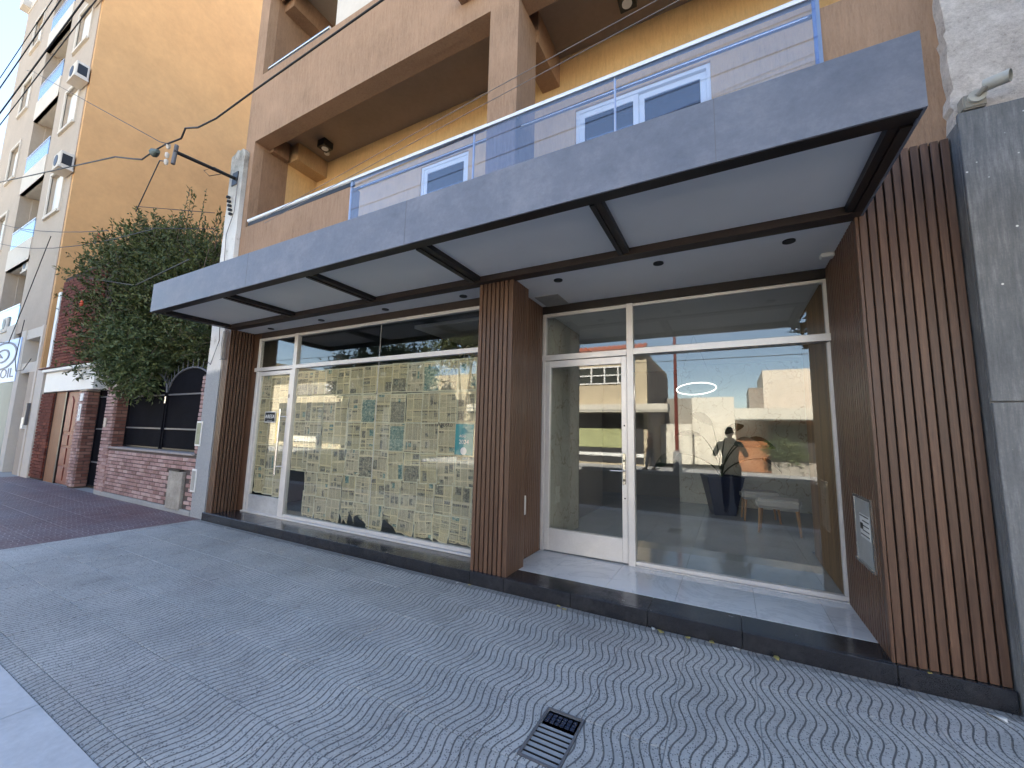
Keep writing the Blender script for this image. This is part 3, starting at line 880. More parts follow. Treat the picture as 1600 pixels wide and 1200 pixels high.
# room behind
rm = thing('vacant_shop_room', 'dark empty shop interior glimpsed behind the newspapered window', 'room')
B(-7.35, -2.36, 4.4, 4.5, .0, 3.3).obj('rear_wall', m_room, rm)
B(-7.45, -7.35, .42, 4.5, .0, 3.3).obj('side_wall', m_room, rm)
B(-2.36, -2.26, 1.1, 4.5, .0, 3.3).obj('side_wall', m_room, rm)
B(-7.35, -2.36, .42, 4.4, 3.15, 3.3).obj('ceiling', m_room, rm)
B(-7.35, -2.36, .42, 4.4, .0, .12).obj('floor', m_concrete, rm)

# ------------------------------------------------------------------ shopfront right (lobby)
G = 1.022
sr = thing('shopfront', 'clear aluminium and glass lobby front with a door, right of the middle pillar', 'shopfront')
bar(sr, -2.063, -2.02, G, G + .06, ST, 3.035)
bar(sr, -1.005, -.93, G - .02, G + .06, ST, 3.035)
bar(sr, -.929, .862, G - .004, G + .05, ST + .012, .175)
bar(sr, -.929, .862, G - .03, G + .05, ST, ST + .011, 'sill_strip')
bar(sr, .834, .862, G, G + .05, .176, 2.425)
bar(sr, .834, .862, G, G + .05, 2.496, 3.0)
bar(sr, -2.075, -1.006, G - .012, G + .06, 2.425, 2.495)
bar(sr, -.929, .880, G - .045, G + .06, 2.425, 2.495)
bar(sr, -2.019, -1.006, G, G + .06, 2.99, 3.035)
bar(sr, -.929, .862, G, G + .06, 3.001, 3.035)
bar(sr, -2.07, .87, G - .02, G + .05, 3.037, 3.14, 'header', m_brownbeam)
B(-.929, .834, G + .024, G + .034, .176, 2.425).obj('pane', m_glass, sr)
B(-.929, .834, G + .024, G + .034, 2.496, 3.0).obj('pane', m_glass, sr)
B(-2.019, -1.006, G + .024, G + .034, 2.496, 2.99).obj('pane', m_glass, sr)
d2 = bar(sr, -2.016, -1.952, G + .0, G + .052, ST + .015, 2.418, 'door')
bar(d2, -1.072, -1.009, G, G + .052, ST + .015, 2.418, 'stile')
bar(d2, -1.951, -1.073, G, G + .052, 2.335, 2.418, 'top_rail')
bar(d2, -1.951, -1.073, G, G + .052, ST + .015, .39, 'bottom_rail')
B(-1.951, -1.073, G + .024, G + .034, .39, 2.335).obj('pane', m_glass, d2)
MB().box(-1.064, -1.027, G - .012, G - .001, .97, 1.31).obj('lock_plate', m_steel, d2, .008, 2)
MB().cyl((-1.045, G - .014, 1.23), .013, .01, 'y').cyl((-1.045, G - .014, 1.02), .011, .01, 'y').obj('lock_cylinder', m_lens, d2)
MB().tube([(-1.045, G - .01, 1.12), (-1.045, G - .055, 1.12), (-1.07, G - .062, 1.12), (-1.19, G - .06, 1.118)], .009, 8).obj('lever_handle', m_steel, d2)
for z in (.82, 1.62):
    MB().cyl((-1.04, G - .003, z), .008, .004, 'y', 10).obj('screw_cap', m_lens, d2)

lb = thing('lobby_room', 'glazed entrance lobby with white floor and veined marble walls', 'room')
B(-2.16, -2.062, 1.09, 2.45, .12, 3.1).obj('marble_wall', m_marble, lb)
B(-1.0, 2.6, 6.1, 6.25, .12, 3.1).obj('marble_wall', m_marble, lb)
B(-4.2, -1.0, 6.6, 6.7, .12, 3.1).obj('rear_wall', m_room, lb)
B(-4.3, -4.2, 2.45, 6.7, .12, 3.1).obj('side_wall', m_room, lb)
B(-4.2, -2.162, 2.40, 2.45, .12, 3.1).obj('side_wall', m_room, lb)
B(2.6, 2.7, 2.7, 6.3, .12, 3.1).obj('side_wall', m_room, lb)
B(-4.3, 2.7, 1.09, 6.7, 3.1, 3.2).obj('ceiling', m_soffit, lb)
B(.9, 2.6, 2.65, 2.72, .12, 3.1).obj('return_wall', m_room, lb)
for i in range(-7, 5):
    for j in range(10):
        x0, y0 = -.46 + i * .6, 1.06 + j * .6
        if x0 + .6 < -2.06 and y0 < 2.4: continue
        if x0 >= .86 and y0 < 2.6: continue
        xx1 = min(x0 + .6, .86) if y0 < 2.6 else min(x0 + .6, 2.6)
        if xx1 - x0 < .05: continue
        B(x0 + .001, xx1 - .001, y0 + .001, min(y0 + .6, 6.6) - .001, .08, ST).obj('floor_tile', m_lobbyfloor, lb)
B(-4.3, 2.7, 1.06, 6.7, -.05, .079).obj('floor_base', m_mortar, lb)
sw = thing('slatted_wall', 'light brown slatted wall inside the lobby behind the right glass', 'wall')
B(.885, .95, 1.09, 2.65, ST, 3.09).obj('core', m_gap, sw)
slats(sw, (.885, 1.09), (.885, 2.65), (-1, 0), ST, 3.09, 26, m_wood)

# planter + bird of paradise
pt = thing('potted_plant', 'long-stemmed plant in a tapered navy planter inside the glass lobby', 'plant', loc=(-.16, 5.05, ST))
def taper(z0, z1, a, b, mat, nm):
    mb = MB()
    mb.add([(-a, -a, z0), (a, -a, z0), (a, a, z0), (-a, a, z0), (-b, -b, z1), (b, -b, z1), (b, b, z1), (-b, b, z1)], [(0, 3, 2, 1), (0, 1, 5, 4), (1, 2, 6, 5), (2, 3, 7, 6), (3, 0, 4, 7)])
    i_ = b - .03
    mb.add([(-i_, -i_, z1), (i_, -i_, z1), (i_, i_, z1), (-i_, i_, z1), (-b, -b, z1), (b, -b, z1), (b, b, z1), (-b, b, z1)], [(4, 5, 1, 0), (5, 6, 2, 1), (6, 7, 3, 2), (7, 4, 0, 3)])
    mb.add([(-i_, -i_, z1), (i_, -i_, z1), (i_, i_, z1), (-i_, i_, z1), (-i_, -i_, z1 - .06), (i_, -i_, z1 - .06), (i_, i_, z1 - .06), (-i_, i_, z1 - .06)], [(0, 1, 5, 4), (1, 2, 6, 5), (2, 3, 7, 6), (3, 0, 4, 7)])
    return mb.obj(nm, mat, pt)
po = taper(0, .70, .18, .31, m_pot, 'planter')
po.rotation_euler = (0, 0, .25)
B(-.27, .27, -.27, .27, .62, .65).obj('soil', m_soil, pt).rotation_euler = (0, 0, .25)
for (dx, hz, bend, ll, tw) in [(-1.0, 1.15, .75, .55, .3), (-.40, 1.55, .12, .55, 1.2), (-.15, 1.75, .05, .6, .5), (.12, 1.45, .1, .5, 2.0), (.55, 1.5, .2, .5, .8), (.85, 1.0, .6, .35, 1.7), (.3, 1.2, -.2, .5, 2.6)]:
    pts = []
    for k in range(9):
        t = k / 8
        pts.append((.8 * dx * t ** 1.7, bend * .3 * t * t, .62 + .62 * hz * (t - .38 * abs(dx) * t ** 3)))
    stem = MB().tube(pts, [.016 * (1 - .5 * k / 8) for k in range(9)], 6).obj('stem', m_plant, pt)
    e = Vector(pts[-1]); d = (e - Vector(pts[-2])).normalized()
    d = (d + Vector((.6 if dx > 0 else -.6, 0, -.1 - abs(dx) * .5))).normalized()
    side = d.cross(Vector((math.sin(tw), math.cos(tw), .35))).normalized()
    vs = []; fs = []
    for k in range(7):
        t = k / 6
        w = .11 * math.sin(math.pi * min(1, t * .93 + .05)) ** .8
        c = e + d * ll * .9 * t + Vector((0, 0, -.16 * t * t))
        vs += [c - side * w, c + Vector((0, 0, .0 - .02)), c + side * w]
    for k in range(6):
        a = k * 3
        fs += [(a, a + 1, a + 4, a + 3), (a + 1, a + 2, a + 5, a + 4)]
    MB().add(vs, fs, True).obj('leaf', m_plant, stem)

m_lamp = bpy.data.materials.new('lit_ring'); m_lamp.use_nodes = True
m_lamp.node_tree.nodes['Principled BSDF'].inputs['Emission Color'].default_value = (1, .95, .88, 1)
m_lamp.node_tree.nodes['Principled BSDF'].inputs['Emission Strength'].default_value = .45
rl = thing('ring_lamp', 'glowing white ring lamp hanging inside the glass lobby', 'lamp', loc=(-.42, 3.05, 2.24))
rl.rotation_euler = (math.radians(-6), 0, .2)
MB().tube([(.27 * math.cos(k * math.pi / 16), .42 * math.sin(k * math.pi / 16), 0) for k in range(33)], .007, 8).obj('ring', m_lamp, rl)
for sx_ in (-.27, .27):
    MB().tube([(sx_, 0, 0), (0, 0, .86)], .0015, 4).obj('wire', m_cable_g, rl)
ld = bpy.data.lights.new('ring_light', 'AREA'); ld.shape = 'DISK'; ld.size = .55; ld.energy = 1.3; ld.color = (1, .95, .88)
lo = bpy.data.objects.new('ring_light', ld); COL.objects.link(lo); lo.location = (-.42, 3.05, 2.21); lo.parent = None
def stool(x, y, rz, label):
    s_ = thing('upholstered_stool', label, 'stool', loc=(x, y, ST), rz=rz)
    MB().box(-.29, .29, -.22, .22, .36, .50).obj('seat', m_fabric, s_, .04, 3)
    for a in (-1, 1):
        for b in (-1, 1):
            MB().tube([(a * .23, b * .17, .36), (a * .26, b * .19, 0)], [.024, .014], 8).obj('leg', m_lightwood, s_)
stool(.62, 3.85, -.12, 'grey upholstered stool nearest the glass in the lobby')
stool(.42, 4.75, .1, 'grey upholstered stool farther back, near the navy planter')

# ------------------------------------------------------------------ recess ceiling + downlights
ce = thing('recess_ceiling', 'flat grey ceiling of the entrance recess behind the canopy, with spotlights', 'ceiling')
B(-7.40, -2.36, .035, H - .002, 3.13, 3.20).obj('ceiling_board', m_soffit, ce)
B(-2.36, .876, .035, G - .022, 3.13, 3.20).obj('ceiling_board', m_soffit, ce)
for x in (-6.63, -5.36, -4.04, -2.76, -1.54, -.53, .49):
    dl = MB().cyl((x, .225, 3.124), .047, .012).obj('downlight', m_black, ce)
    dl.location.z = -.004
B(-2.0, -1.70, .62, 1.0, 3.122, 3.13).obj('access_hatch', M('beige_hatch', (.36, .34, .31), .8), ce, .002)
MB().box(.76, .86, .60, .68, 3.09, 3.13).obj('sensor', m_whitepl, ce, .01)

# ------------------------------------------------------------------ canopy
cy = thing('canopy', 'long grey metal canopy with black steel frame over both shopfronts', 'canopy')
B(-7.32, .904, -1.118, -1.104, 3.118, 3.533).obj('fascia', m_fascia, cy, .002)
for xs_ in (-4.9, -2.45, -.01):
    B(xs_ - .0015, xs_ + .0015, -1.1195, -1.1182, 3.12, 3.531).obj('sheet_seam', m_bar, cy)
B(-7.32, -7.306, -1.103, .03, 3.118, 3.533).obj('end_fascia', m_fascia, cy)
B(.890, .904, -1.103, .03, 3.118, 3.533).obj('end_fascia', m_fascia, cy)
B(-7.30, .888, -1.10, .045, 3.49, 3.51).obj('top_sheet', m_concrete, cy)
# edge frame (two stepped channels)
B(-7.305, .889, -1.103, -1.045, 3.116, 3.20).obj('front_beam', m_brownbeam, cy)
B(-7.305, .889, -1.043, -.99, 3.128, 3.20).obj('front_beam', m_brownbeam, cy)
B(-7.305, .889, -.10, .03, 3.116, 3.20).obj('rear_beam', m_beam_in, cy)
B(-7.303, -7.20, -.988, -.102, 3.118, 3.20).obj('end_beam', m_brownbeam, cy)
B(.79, .836, -.988, -.102, 3.128, 3.20).obj('end_beam', m_brownbeam, cy)
B(.838, .888, -.988, -.102, 3.117, 3.20).obj('end_beam', m_brownbeam, cy)
cbx = [(-5.63, -5.50), (-3.98, -3.88), (-2.43, -2.31), (-.82, -.73)]
for a, b in cbx:
    mm = (a + b) / 2
    B(a, mm - .008, -.988, -.102, 3.12, 3.20).obj('cross_beam', m_brownbeam, cy)
    B(mm - .007, b, -.988, -.102, 3.132, 3.20).obj('cross_beam', m_brownbeam, cy)
ed = [-7.20] + [v for p in cbx for v in p] + [.79]
for k in range(0, len(ed), 2):
    B(ed[k] + .001, ed[k + 1] - .001, -.988, -.102, 3.178, 3.19).obj('soffit_panel', m_soffit, cy)

# ------------------------------------------------------------------ apartment building (ours)
F = .05
ap = thing('apartment_building', 'brown and ochre apartment block with deep balconies above the canopy', 'building')
B(-7.40, 1.385, F, 1.3, 3.205, 3.98).obj('floor_slab', m_stucco, ap)
B(-7.68, -7.40, F, 14, 3.2, 13.6).obj('corner_pier', m_stucco, ap)
B(-7.60, -7.50, .03, 1.0, 0, 3.2).obj('lower_wall', m_concrete, ap)
B(1.385, 1.42, F, 14, 3.57, 13.6).obj('side_wall', m_stucco, ap)
B(-7.40, -4.69, F, F + .15, 3.981, 5.0).obj('parapet', m_stucco, ap)
B(.745, 1.384, F, F + .15, 3.981, 4.97).obj('parapet', m_stucco, ap)
B(.90, 1.384, F - .002, F, 3.56, 4.97).obj('parapet', m_stucco, ap)
B(-4.69, .745, F, F + .15, 3.981, 4.12).obj('kerb', m_stucco, ap)
# first floor
FL = 4.0; CE = 6.95; BW = 1.3
def wall_with_holes(x0, x1, z0, z1, y0, y1, holes, mat, name='rear_wall'):
    xs = sorted(holes, key=lambda h: h[0]); cur = x0
    for (a, b, c, d) in xs:
        B(cur, a, y0, y1, z0, z1).obj(name, mat, ap)
        if c > z0: B(a, b, y0, y1, z0, c).obj(name, mat, ap)
        if d < z1: B(a, b, y0, y1, d, z1).obj(name, mat, ap)
        cur = b
    B(cur, x1, y0, y1, z0, z1).obj(name, mat, ap)
holes1 = [(-4.55, -3.55, FL, 6.05), (-1.74, -.04, FL, 6.03)]
wall_with_holes(-7.40, 1.385, 3.98, CE, BW, BW + .2, holes1, m_yellow)
def sliding(x0, x1, z0, z1, y, n, parent=ap):
    w = thing if False else None
    fr = MB().box(x0, x0 + .05, y, y + .09, z0, z1).box(x1 - .05, x1, y, y + .09, z0, z1).box(x0 + .05, x1 - .05, y, y + .09, z1 - .05, z1).box(x0 + .05, x1 - .05, y, y + .09, z0, z0 + .05)
    o = fr.obj('window', m_pvc, parent, .003)
    k = (x1 - x0 - .1) / n
    for i in range(n):
        a = x0 + .05 + i * k
        b = a + k
        yy = y + .015 + .03 * (i % 2)
        MB().box(a, a + .07, yy, yy + .028, z0 + .05, z1 - .05).box(b - .07, b, yy, yy + .028, z0 + .05, z1 - .05).box(a + .07, b - .07, yy, yy + .028, z1 - .13, z1 - .05).box(a + .07, b - .07, yy, yy + .028, z0 + .05, z0 + .13).obj('sash', m_pvc, o, .003)
        B(a + .07, b - .07, yy + .01, yy + .018, z0 + .13, z1 - .13).obj('pane', m_win, o)
    B(x0, x1, y + .3, y + .34, z0, z1).obj('dark_room', m_dark, o)
    return o
sliding(-4.55, -3.55, FL, 6.05, BW + .03, 1)
sliding(-1.74, -.04, FL, 6.03, BW + .03, 2)
B(-7.40, 1.385, F + .27, BW + .2, CE, CE + .1).obj('balcony_ceiling', m_ceiling, ap)
B(-7.40, -2.801, F + .151, F + .26, 6.655, CE + .1).obj('front_beam', m_stucco, ap)
B(-2.80, 1.385, F + .001, F + .26, 6.655, CE + .1).obj('front_beam', m_stucco, ap)
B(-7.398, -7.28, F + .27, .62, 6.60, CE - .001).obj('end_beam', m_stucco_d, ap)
B(-7.398, -7.08, .66, BW - .001, 6.60, CE - .001).obj('end_beam', m_tan, ap)
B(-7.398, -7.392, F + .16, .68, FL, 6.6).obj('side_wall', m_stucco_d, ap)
B(-7.398, -7.392, .681, BW - .001, FL, 6.6).obj('side_wall', m_yellow, ap)
B(-2.395, -2.005, F - .003, .54, FL, 6.654).obj('pillar', m_stucco, ap)
B(-2.25, -1.98, .541, BW - .001, 6.50, CE - .001).obj('cross_beam', m_stucco, ap)
# lamps on balcony ceiling
def lampbox(x, y):
    l = B(x - .1, x + .1, y - .1, y + .1, CE - .14, CE - .001).obj('ceiling_lamp', m_black, ap, .006)
    MB().cyl((x, y, CE - .150), .06, .012, 'z').obj('lens', m_whitepl, l)
    return l
lampbox(-6.60, .88)
lampbox(-.92, .85)
MB().cyl((-6.82, 1.08, CE - .05), .045, .05, 'z').obj('smoke_sensor', m_whitepl, ap)
# balcony railing
def railing(z, x0, x1, posts, gx0=None, gx1=None, divs=()):
    r = MB().tube([(x0, F + .03, z), (x1, F + .03, z)], .036, 12).obj('railing', m_rail, ap)
    MB().tube([(x0, F + .10, z - .10), (x1, F + .10, z - .10)], .02, 8).obj('lower_rail', m_black if gx0 is None else m_steel, r)
    B(x0, gx0 or x1, F + .015, F + .045, z - .10, z - .038).obj('dark_under_rail', m_black, r)
    for x in posts:
        MB().box(x - .012, x + .012, F + .025, F + .06, z - .2, z - .02).obj('rail_post', m_steel, r)
    if gx0 is not None:
        ds = [gx0] + list(divs) + [gx1]
        for a, b in zip(ds, ds[1:]):
            B(a + .004, b - .004, F - .03, F - .02, 4.125, z - .063).obj('pane', m_glass_b, r)
        for d in ds:
            w_ = .024 if d == gx1 else .009
            B(d - w_, d + w_, F - .019, F + .0, 4.121, z - .03).obj('glass_post', m_bluepost if d == gx1 else m_alu, r)
        B(gx0, gx1, F - .040, F - .010, z - .062, z - .030).obj('glass_cap', m_pvc, r)
        B(gx0, gx1, F - .036, F - .014, 4.105, 4.124).obj('glass_shoe', m_steel, r)
    return r
railing(5.12, -7.36, .745, [-7.18, -5.8, -4.75], -4.68, .74, [-2.56, -.88])
# second floor
B(-7.40, -2.80, F, F + .15, 6.652, 8.0).obj('parapet', m_stucco, ap)
B(-2.80, 1.384, F + .002, F + .15, 7.056, 7.2).obj('parapet', m_stucco, ap)
B(-5.62, -2.95, F + .16, BW, 7.056, 10.2).obj('projecting_wall', m_cream2, ap)
w2 = sliding(-4.5, -3.1, 8.02, 9.4, F + .10, 2)
B(-7.40, 1.385, BW, BW + .2, 7.05, 10.2).obj('rear_wall', m_cream2, ap)
B(-7.40, 1.385, F, BW + .2, 10.0, 10.25).obj('balcony_slab', m_ceiling, ap)
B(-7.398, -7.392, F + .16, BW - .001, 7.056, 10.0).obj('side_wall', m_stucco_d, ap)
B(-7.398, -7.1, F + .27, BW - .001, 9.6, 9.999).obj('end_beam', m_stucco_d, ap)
B(-7.40, 1.385, F, F + .2, 9.75, 11.0).obj('front_beam', m_stucco, ap)
B(-2.395, -2.005, F - .003, .54, 7.2, 9.75).obj('pillar', m_stucco, ap)
B(-2.85, -2.55, F - .25, F + .14, 6.98, 7.06).obj('slab_edge', m_stucco_d, ap)
B(-7.36, -5.64, F + .065, F + .095, 8.06, 8.135).obj('dark_under_rail', m_black, ap)
rr2 = MB().tube([(-7.36, F + .08, 8.17), (-5.64, F + .08, 8.17)], .028, 12).obj('railing', m_steel, ap)
MB().tube([(-7.36, F + .10, 8.08), (-5.64, F + .10, 8.08)], .022, 8).obj('lower_rail', m_black, rr2)
B(-7.0, -6.976, F + .07, F + .09, 8.0, 8.15).obj('rail_post', m_steel, rr2)
B(-7.40, 1.385, 1.55, 14, 7.6, 13.6).obj('unseen_shade_storeys', m_yellow, ap)  # unseen floors added above to block the sun
B(-7.40, 1.385, F + .05, 1.6, 11.0, 13.6).obj('unseen_shade_wall', m_yellow, ap)  # unseen front of those added floors, also there for shade
B(-7.55, 3.2, 7.0, 14, 0, 7.6).obj('rear_block', m_stucco, ap)
B(-7.40, 1.385, 1.52, 7.0, 3.35, 3.9).obj('inner_slab', m_concrete, ap)
B(-7.40, 1.385, 2.2, 2.4, 3.9, 7.6).obj('inner_wall', m_dark, ap)

# ------------------------------------------------------------------ right neighbour
rn = thing('neighbour_building', 'pale rough concrete building at the right edge, above the grey slate wall', 'building')
def roughwall():
    mb = MB()
    rs = random.Random(3)
    edge = []
    z = 3.6
    while z < 9:
        edge.append((1.405 + rs.uniform(-.012, .016), z)); z += rs.uniform(.03, .09)
    poly = edge + [(9, 9), (9, 3.6)]
    mb.prism(poly, -.055, .3)
    return mb
roughwall().obj('wall', m_rough, rn)
B(1.43, 9, .3, 9, 0, 9).obj('side_wall', m_rough, rn)
sn = thing('slate_wall', 'grey slate clad wall at the right edge of the photo', 'wall')
B(1.392, 9, -.10, .3, -.01, 3.6).obj('core', m_slate, sn)
sp = [(-.01, 1.755), (1.762, 3.655)]
xs = [1.392, 2.3, 3.2, 4.1]
for z0, z1 in sp:
    for a, b in zip(xs, xs[1:]):
        B(a + .002, b - .002, -.128, -.1005, z0, z1).obj('slate_slab', m_slate, sn, .004)
cc = thing('cctv_camera', 'beige bullet security camera on a junction box above the slate wall', 'security camera', loc=(1.475, -.055, 3.735))
MB().box(-.05, .06, -.075, 0, -.065, .035).obj('junction_box', m_camera_d, cc, .008, 2)
MB().cyl((.012, -.095, -.0), .042, .018, 'y').obj('mount_disc', m_camera, cc)
MB().tube([(.012, -.09, 0), (.035, -.12, .02), (.055, -.125, .03)], .017, 10).obj('arm', m_camera_d, cc)
cm = MB().tube([(.045, -.105, .042), (.115, -.155, .028)], .034, 16).obj('camera_body', m_camera, cc)
MB().tube([(.1135, -.154, .0283), (.118, -.157, .0274)], .027, 16).obj('lens', m_lens, cm)
MB().tube([(.041, -.1025, .046), (.13, -.166, .028)], .0375, 16, False).obj('sun_shield', m_camera, cm)

# ------------------------------------------------------------------ left: party wall
pw = thing('party_wall', 'peeling whitewashed end wall with a rough broken top, left of the slatted front', 'wall')
def oldwall():
    mb = MB(); rs = random.Random(11)
    left = []; right = []
    z = 0
    while z < 6.35:
        left.append((-7.955 + rs.uniform(-.008, .008), z)); right.append((-7.525 + rs.uniform(-.006, .006), z)); z += .16
    top = [(-7.97, 6.40), (-7.965, 6.47), (-7.86, 6.50), (-7.78, 6.56), (-7.70, 6.52), (-7.60, 6.53), (-7.53, 6.47), (-7.515, 6.38)]
    mb.prism(left + top + right[::-1], -.03, .045)
    mb.prism([(p[0] + .012, p[1]) for p in left] + [(-7.92, 6.40), (-7.7, 6.46)] + [(-7.69, 6.3), (-7.69, 0)], .045, 5.0)
    return mb
oldwall().obj('wall', m_oldwall, pw, 0)
def meter(x0, x1, z0, z1, label, mat):
    t_ = thing('meter_box', label, 'meter box')
    B(x0, x1, -.045, -.03, z0, z1).obj('frame', m_whitepl, t_, .004)
    B(x0 + .025, x1 - .025, -.052, -.0455, z0 + .03, z1 - .03).obj('cover', mat, t_, .003)
meter(-8.045, -7.87, 1.16, 1.58, 'taller greenish meter box on the brick edge beside the peeling wall', M('mossy_plastic', (.28, .30, .20), .6, .3, 12))
meter(-8.02, -7.87, .40, .78, 'lower white framed meter box on the brick edge beside the peeling wall', M('grey_plastic_cover', (.33, .34, .33), .5, .2, 12))
# small cable on the pillar
def cable(pts, r, label, cat='cable', mat=None, name='overhead_cable', sag=0.0, seg=1):
    if seg > 1:
        out = []
        for a, b in zip(pts, pts[1:]):
            a = Vector(a); b = Vector(b)
            for k in range(seg):
                t = k / seg
                p = a.lerp(b, t); p.z -= sag * 4 * t * (1 - t); out.append(p)
        out.append(Vector(pts[-1])); pts = out
    o = MB().tube(pts, r, 6).obj(name, mat or m_cable)
    return tag(o, label, cat)

# ------------------------------------------------------------------ brick fence + pillars
_bk = {}
def bricks(parent, o, d, nrm, L, z0, z1, bl, bh, mat, joint=.015, proud=.016, skip=None, cap=300, dz=None):
    o = Vector(o); d = Vector(d); nr = Vector(nrm)
    ang = math.atan2(d.y, d.x)
    rows = int(round((z1 - z0) / bh)); cnt = 0
    stuff = MB()
    for r in range(rows):
        x = -(bl / 2 if r % 2 else 0)
        while x < L - .01:
            a = max(x, 0); b = min(x + bl, L); x += bl
            if b - a < .03: continue
            zz = z0 + r * bh
            if skip and skip(a, b, zz): continue
            w = b - a - joint; h = bh - joint
            c = o + d * ((a + b) / 2) + nr * random.uniform(-.003, .005)
            if cnt < cap:
                k = (round(w, 2), round(h, 3), mat.name)
                if k not in _bk: _bk[k] = B(-w / 2, w / 2, -.03, .03, 0, h).mesh('brick', mat, .005)
                link('brick', _bk[k], parent, (c.x - nr.x * (.03 - proud), c.y - nr.y * (.03 - proud), zz + joint / 2), (0, random.uniform(-.006, .006), ang + random.uniform(-.006, .006)))
            else:
                mt = Matrix.Translation((c.x - nr.x * (.03 - proud), c.y - nr.y * (.03 - proud), zz + joint / 2)) @ Matrix.Rotation(ang, 4, 'Z')
                stuff.box(-w / 2, w / 2, -.03, .03, 0, h, mt)
            cnt += 1
    if stuff.v:
        tag(stuff.obj('brickwork', mat, parent), kind='stuff')

bf = thing('brick_fence', 'low wall of dusty pink bricks under the black metal screens', 'wall')
B(-12.04, -8.05, .002, .22, 0, .985).obj('core', m_joint, bf)
B(-12.05, -7.96, -.04, .002, 0, .085).obj('plinth', m_concrete, bf, .006)
skipf = lambda a, b, z: (b > 3.22 and a < 3.76 and z < .68)
bricks(bf, (-12.04, 0, 0), (1, 0, 0), (0, -1, 0), 4.08, .09, .955, .205, .0715, m_brick, skip=skipf)
B(-12.06, -8.12, -.03, .24, .985, 1.02).obj('coping', M('cement_coping', (.35, .31, .30), .9), bf, .004)
B(-8.80, -8.31, -.055, .002, .06, .70).obj('utility_cover', M('rusty_patched_sheet', (.33, .31, .28), .6, .4, 5, .2), bf, .006)
B(-8.73, -8.38, -.07, -.002, .71, .725).obj('cover_hood', m_black, bf)
bricks(bf, (-8.14, .015, 0), (1, 0, 0), (0, -1, 0), .19, 1.02, 2.36, .19, .0715, m_brick)
B(-8.14, -7.95, .02, .22, 1.0, 2.4).obj('end_core', m_joint, bf)

def brickpillar(x0, x1, y0, y1, z1, label, mat):
    t_ = thing('brick_pillar', label, 'pillar')
    B(x0 + .015, x1 - .015, y0 + .015, y1, 0, z1).obj('core', m_joint, t_)
    bricks(t_, (x0, y0, 0), (1, 0, 0), (0, -1, 0), x1 - x0, .03, z1, .21, .0735, mat)
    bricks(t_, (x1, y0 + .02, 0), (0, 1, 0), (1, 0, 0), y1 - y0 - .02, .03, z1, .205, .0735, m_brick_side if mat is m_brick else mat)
    B(x0 - .02, x1 + .02, y0 - .02, y1 + .02, z1, z1 + .09).obj('cap', m_cream2, t_, .01)
    return t_
pA = brickpillar(-12.08, -11.62, -.02, .26, 2.30, 'brick pillar between the narrow black gate and the wide black screens', m_brick)
pB = brickpillar(-13.76, -13.36, -.02, .34, 2.26, 'brick pillar with a white house number plate beside the red garage door', m_brick)
nb = B(-13.62, -13.46, -.05, -.036, 1.55, 1.95).obj('number_plate', m_wprint, pB, .003)
text('digits', '7\n1\n3', .10, m_navy, (-13.54, -.053, 1.75), FACE, nb, .001)
B(-13.62, -13.44, -.05, -.036, 2.02, 2.2).obj('tile_plaque', m_wprint, pB, .003)
B(-11.98, -11.86, -.06, -.036, 1.42, 1.62).obj('intercom', M('beige_intercom', (.42, .36, .32), .5), pA, .004)

def sheet_gate(x0, x1, z0, z1, y, bars, label, arch=False, name='metal_screen', spikes=False):
    t_ = thing(name, label, 'gate')
    mb = MB()
    if arch:
        n = 14; w = (x1 - x0)
        poly = [(x0, z0), (x1, z0)] + [(x0 + w / 2 + w / 2 * math.cos(math.pi * k / n), z1 + .46 * math.sin(math.pi * k / n)) for k in range(n + 1)]
        mb.prism(poly, y + .012, y + .018)
        mb.obj('sheet', m_sheet, t_)
        arc = [(x0 + w / 2 + w / 2 * math.cos(math.pi * k / n), y, z1 + .46 * math.sin(math.pi * k / n)) for k in range(n + 1)]
        MB().tube(arc, .018, 6).obj('arch_bar', m_bar, t_)
        for k in range(1, n):
            a = math.pi * k / n
            p = Vector(arc[k]); q = p + Vector((.06 * math.cos(a), 0, .17))
            MB().tube([p, q], [.009, .002], 5).obj('spike', m_bar, t_)
    else:
        mb.box(x0 + .02, x1 - .02, y + .012, y + .018, z0, z1).obj('sheet', m_sheet, t_)
        if spikes:
            k = x0 + .06
            while k < x1:
                MB().tube([(k, y, z1), (k, y, z1 + .16)], [.009, .002], 5).obj('spike', m_bar, t_); k += .11
        B(x0, x1, y - .015, y + .011, z1 - .03, z1).obj('top_bar', m_black, t_)
    B(x0, x0 + .035, y - .015, y + .019, z0, z1).obj('post', m_sheet, t_)
    B(x1 - .035, x1, y - .015, y + .019, z0, z1).obj('post', m_sheet, t_)
    for z in bars:
        B(x0 + .035, x1 - .035, y - .006, y + .010, z - .015, z + .015).obj('cross_bar', m_bar, t_)
    B(x0 + .035, x1 - .035, y - .006, y + .010, z0, z0 + .03).obj('cross_bar', m_black, t_)
    return t_
sheet_gate(-11.60, -9.92, 1.03, 2.15, .20, [1.43, 2.10], 'black sheet metal screen with arched top, left one, mostly under the tree', True)
g2 = sheet_gate(-9.86, -8.15, 1.03, 2.15, .20, [1.43, 2.10], 'black sheet metal screen with arched top, right one, beside the peeling white wall', True)
MB().cyl((-9.84, .16, 1.93), .02, .13, 'z', 10).obj('latch', m_steel, g2)
sheet_gate(-13.33, -12.10, .04, 2.34, .22, [.60, 1.37, 2.13], 'tall narrow black sheet metal gate between the two brick pillars', name='metal_gate', spikes=True)

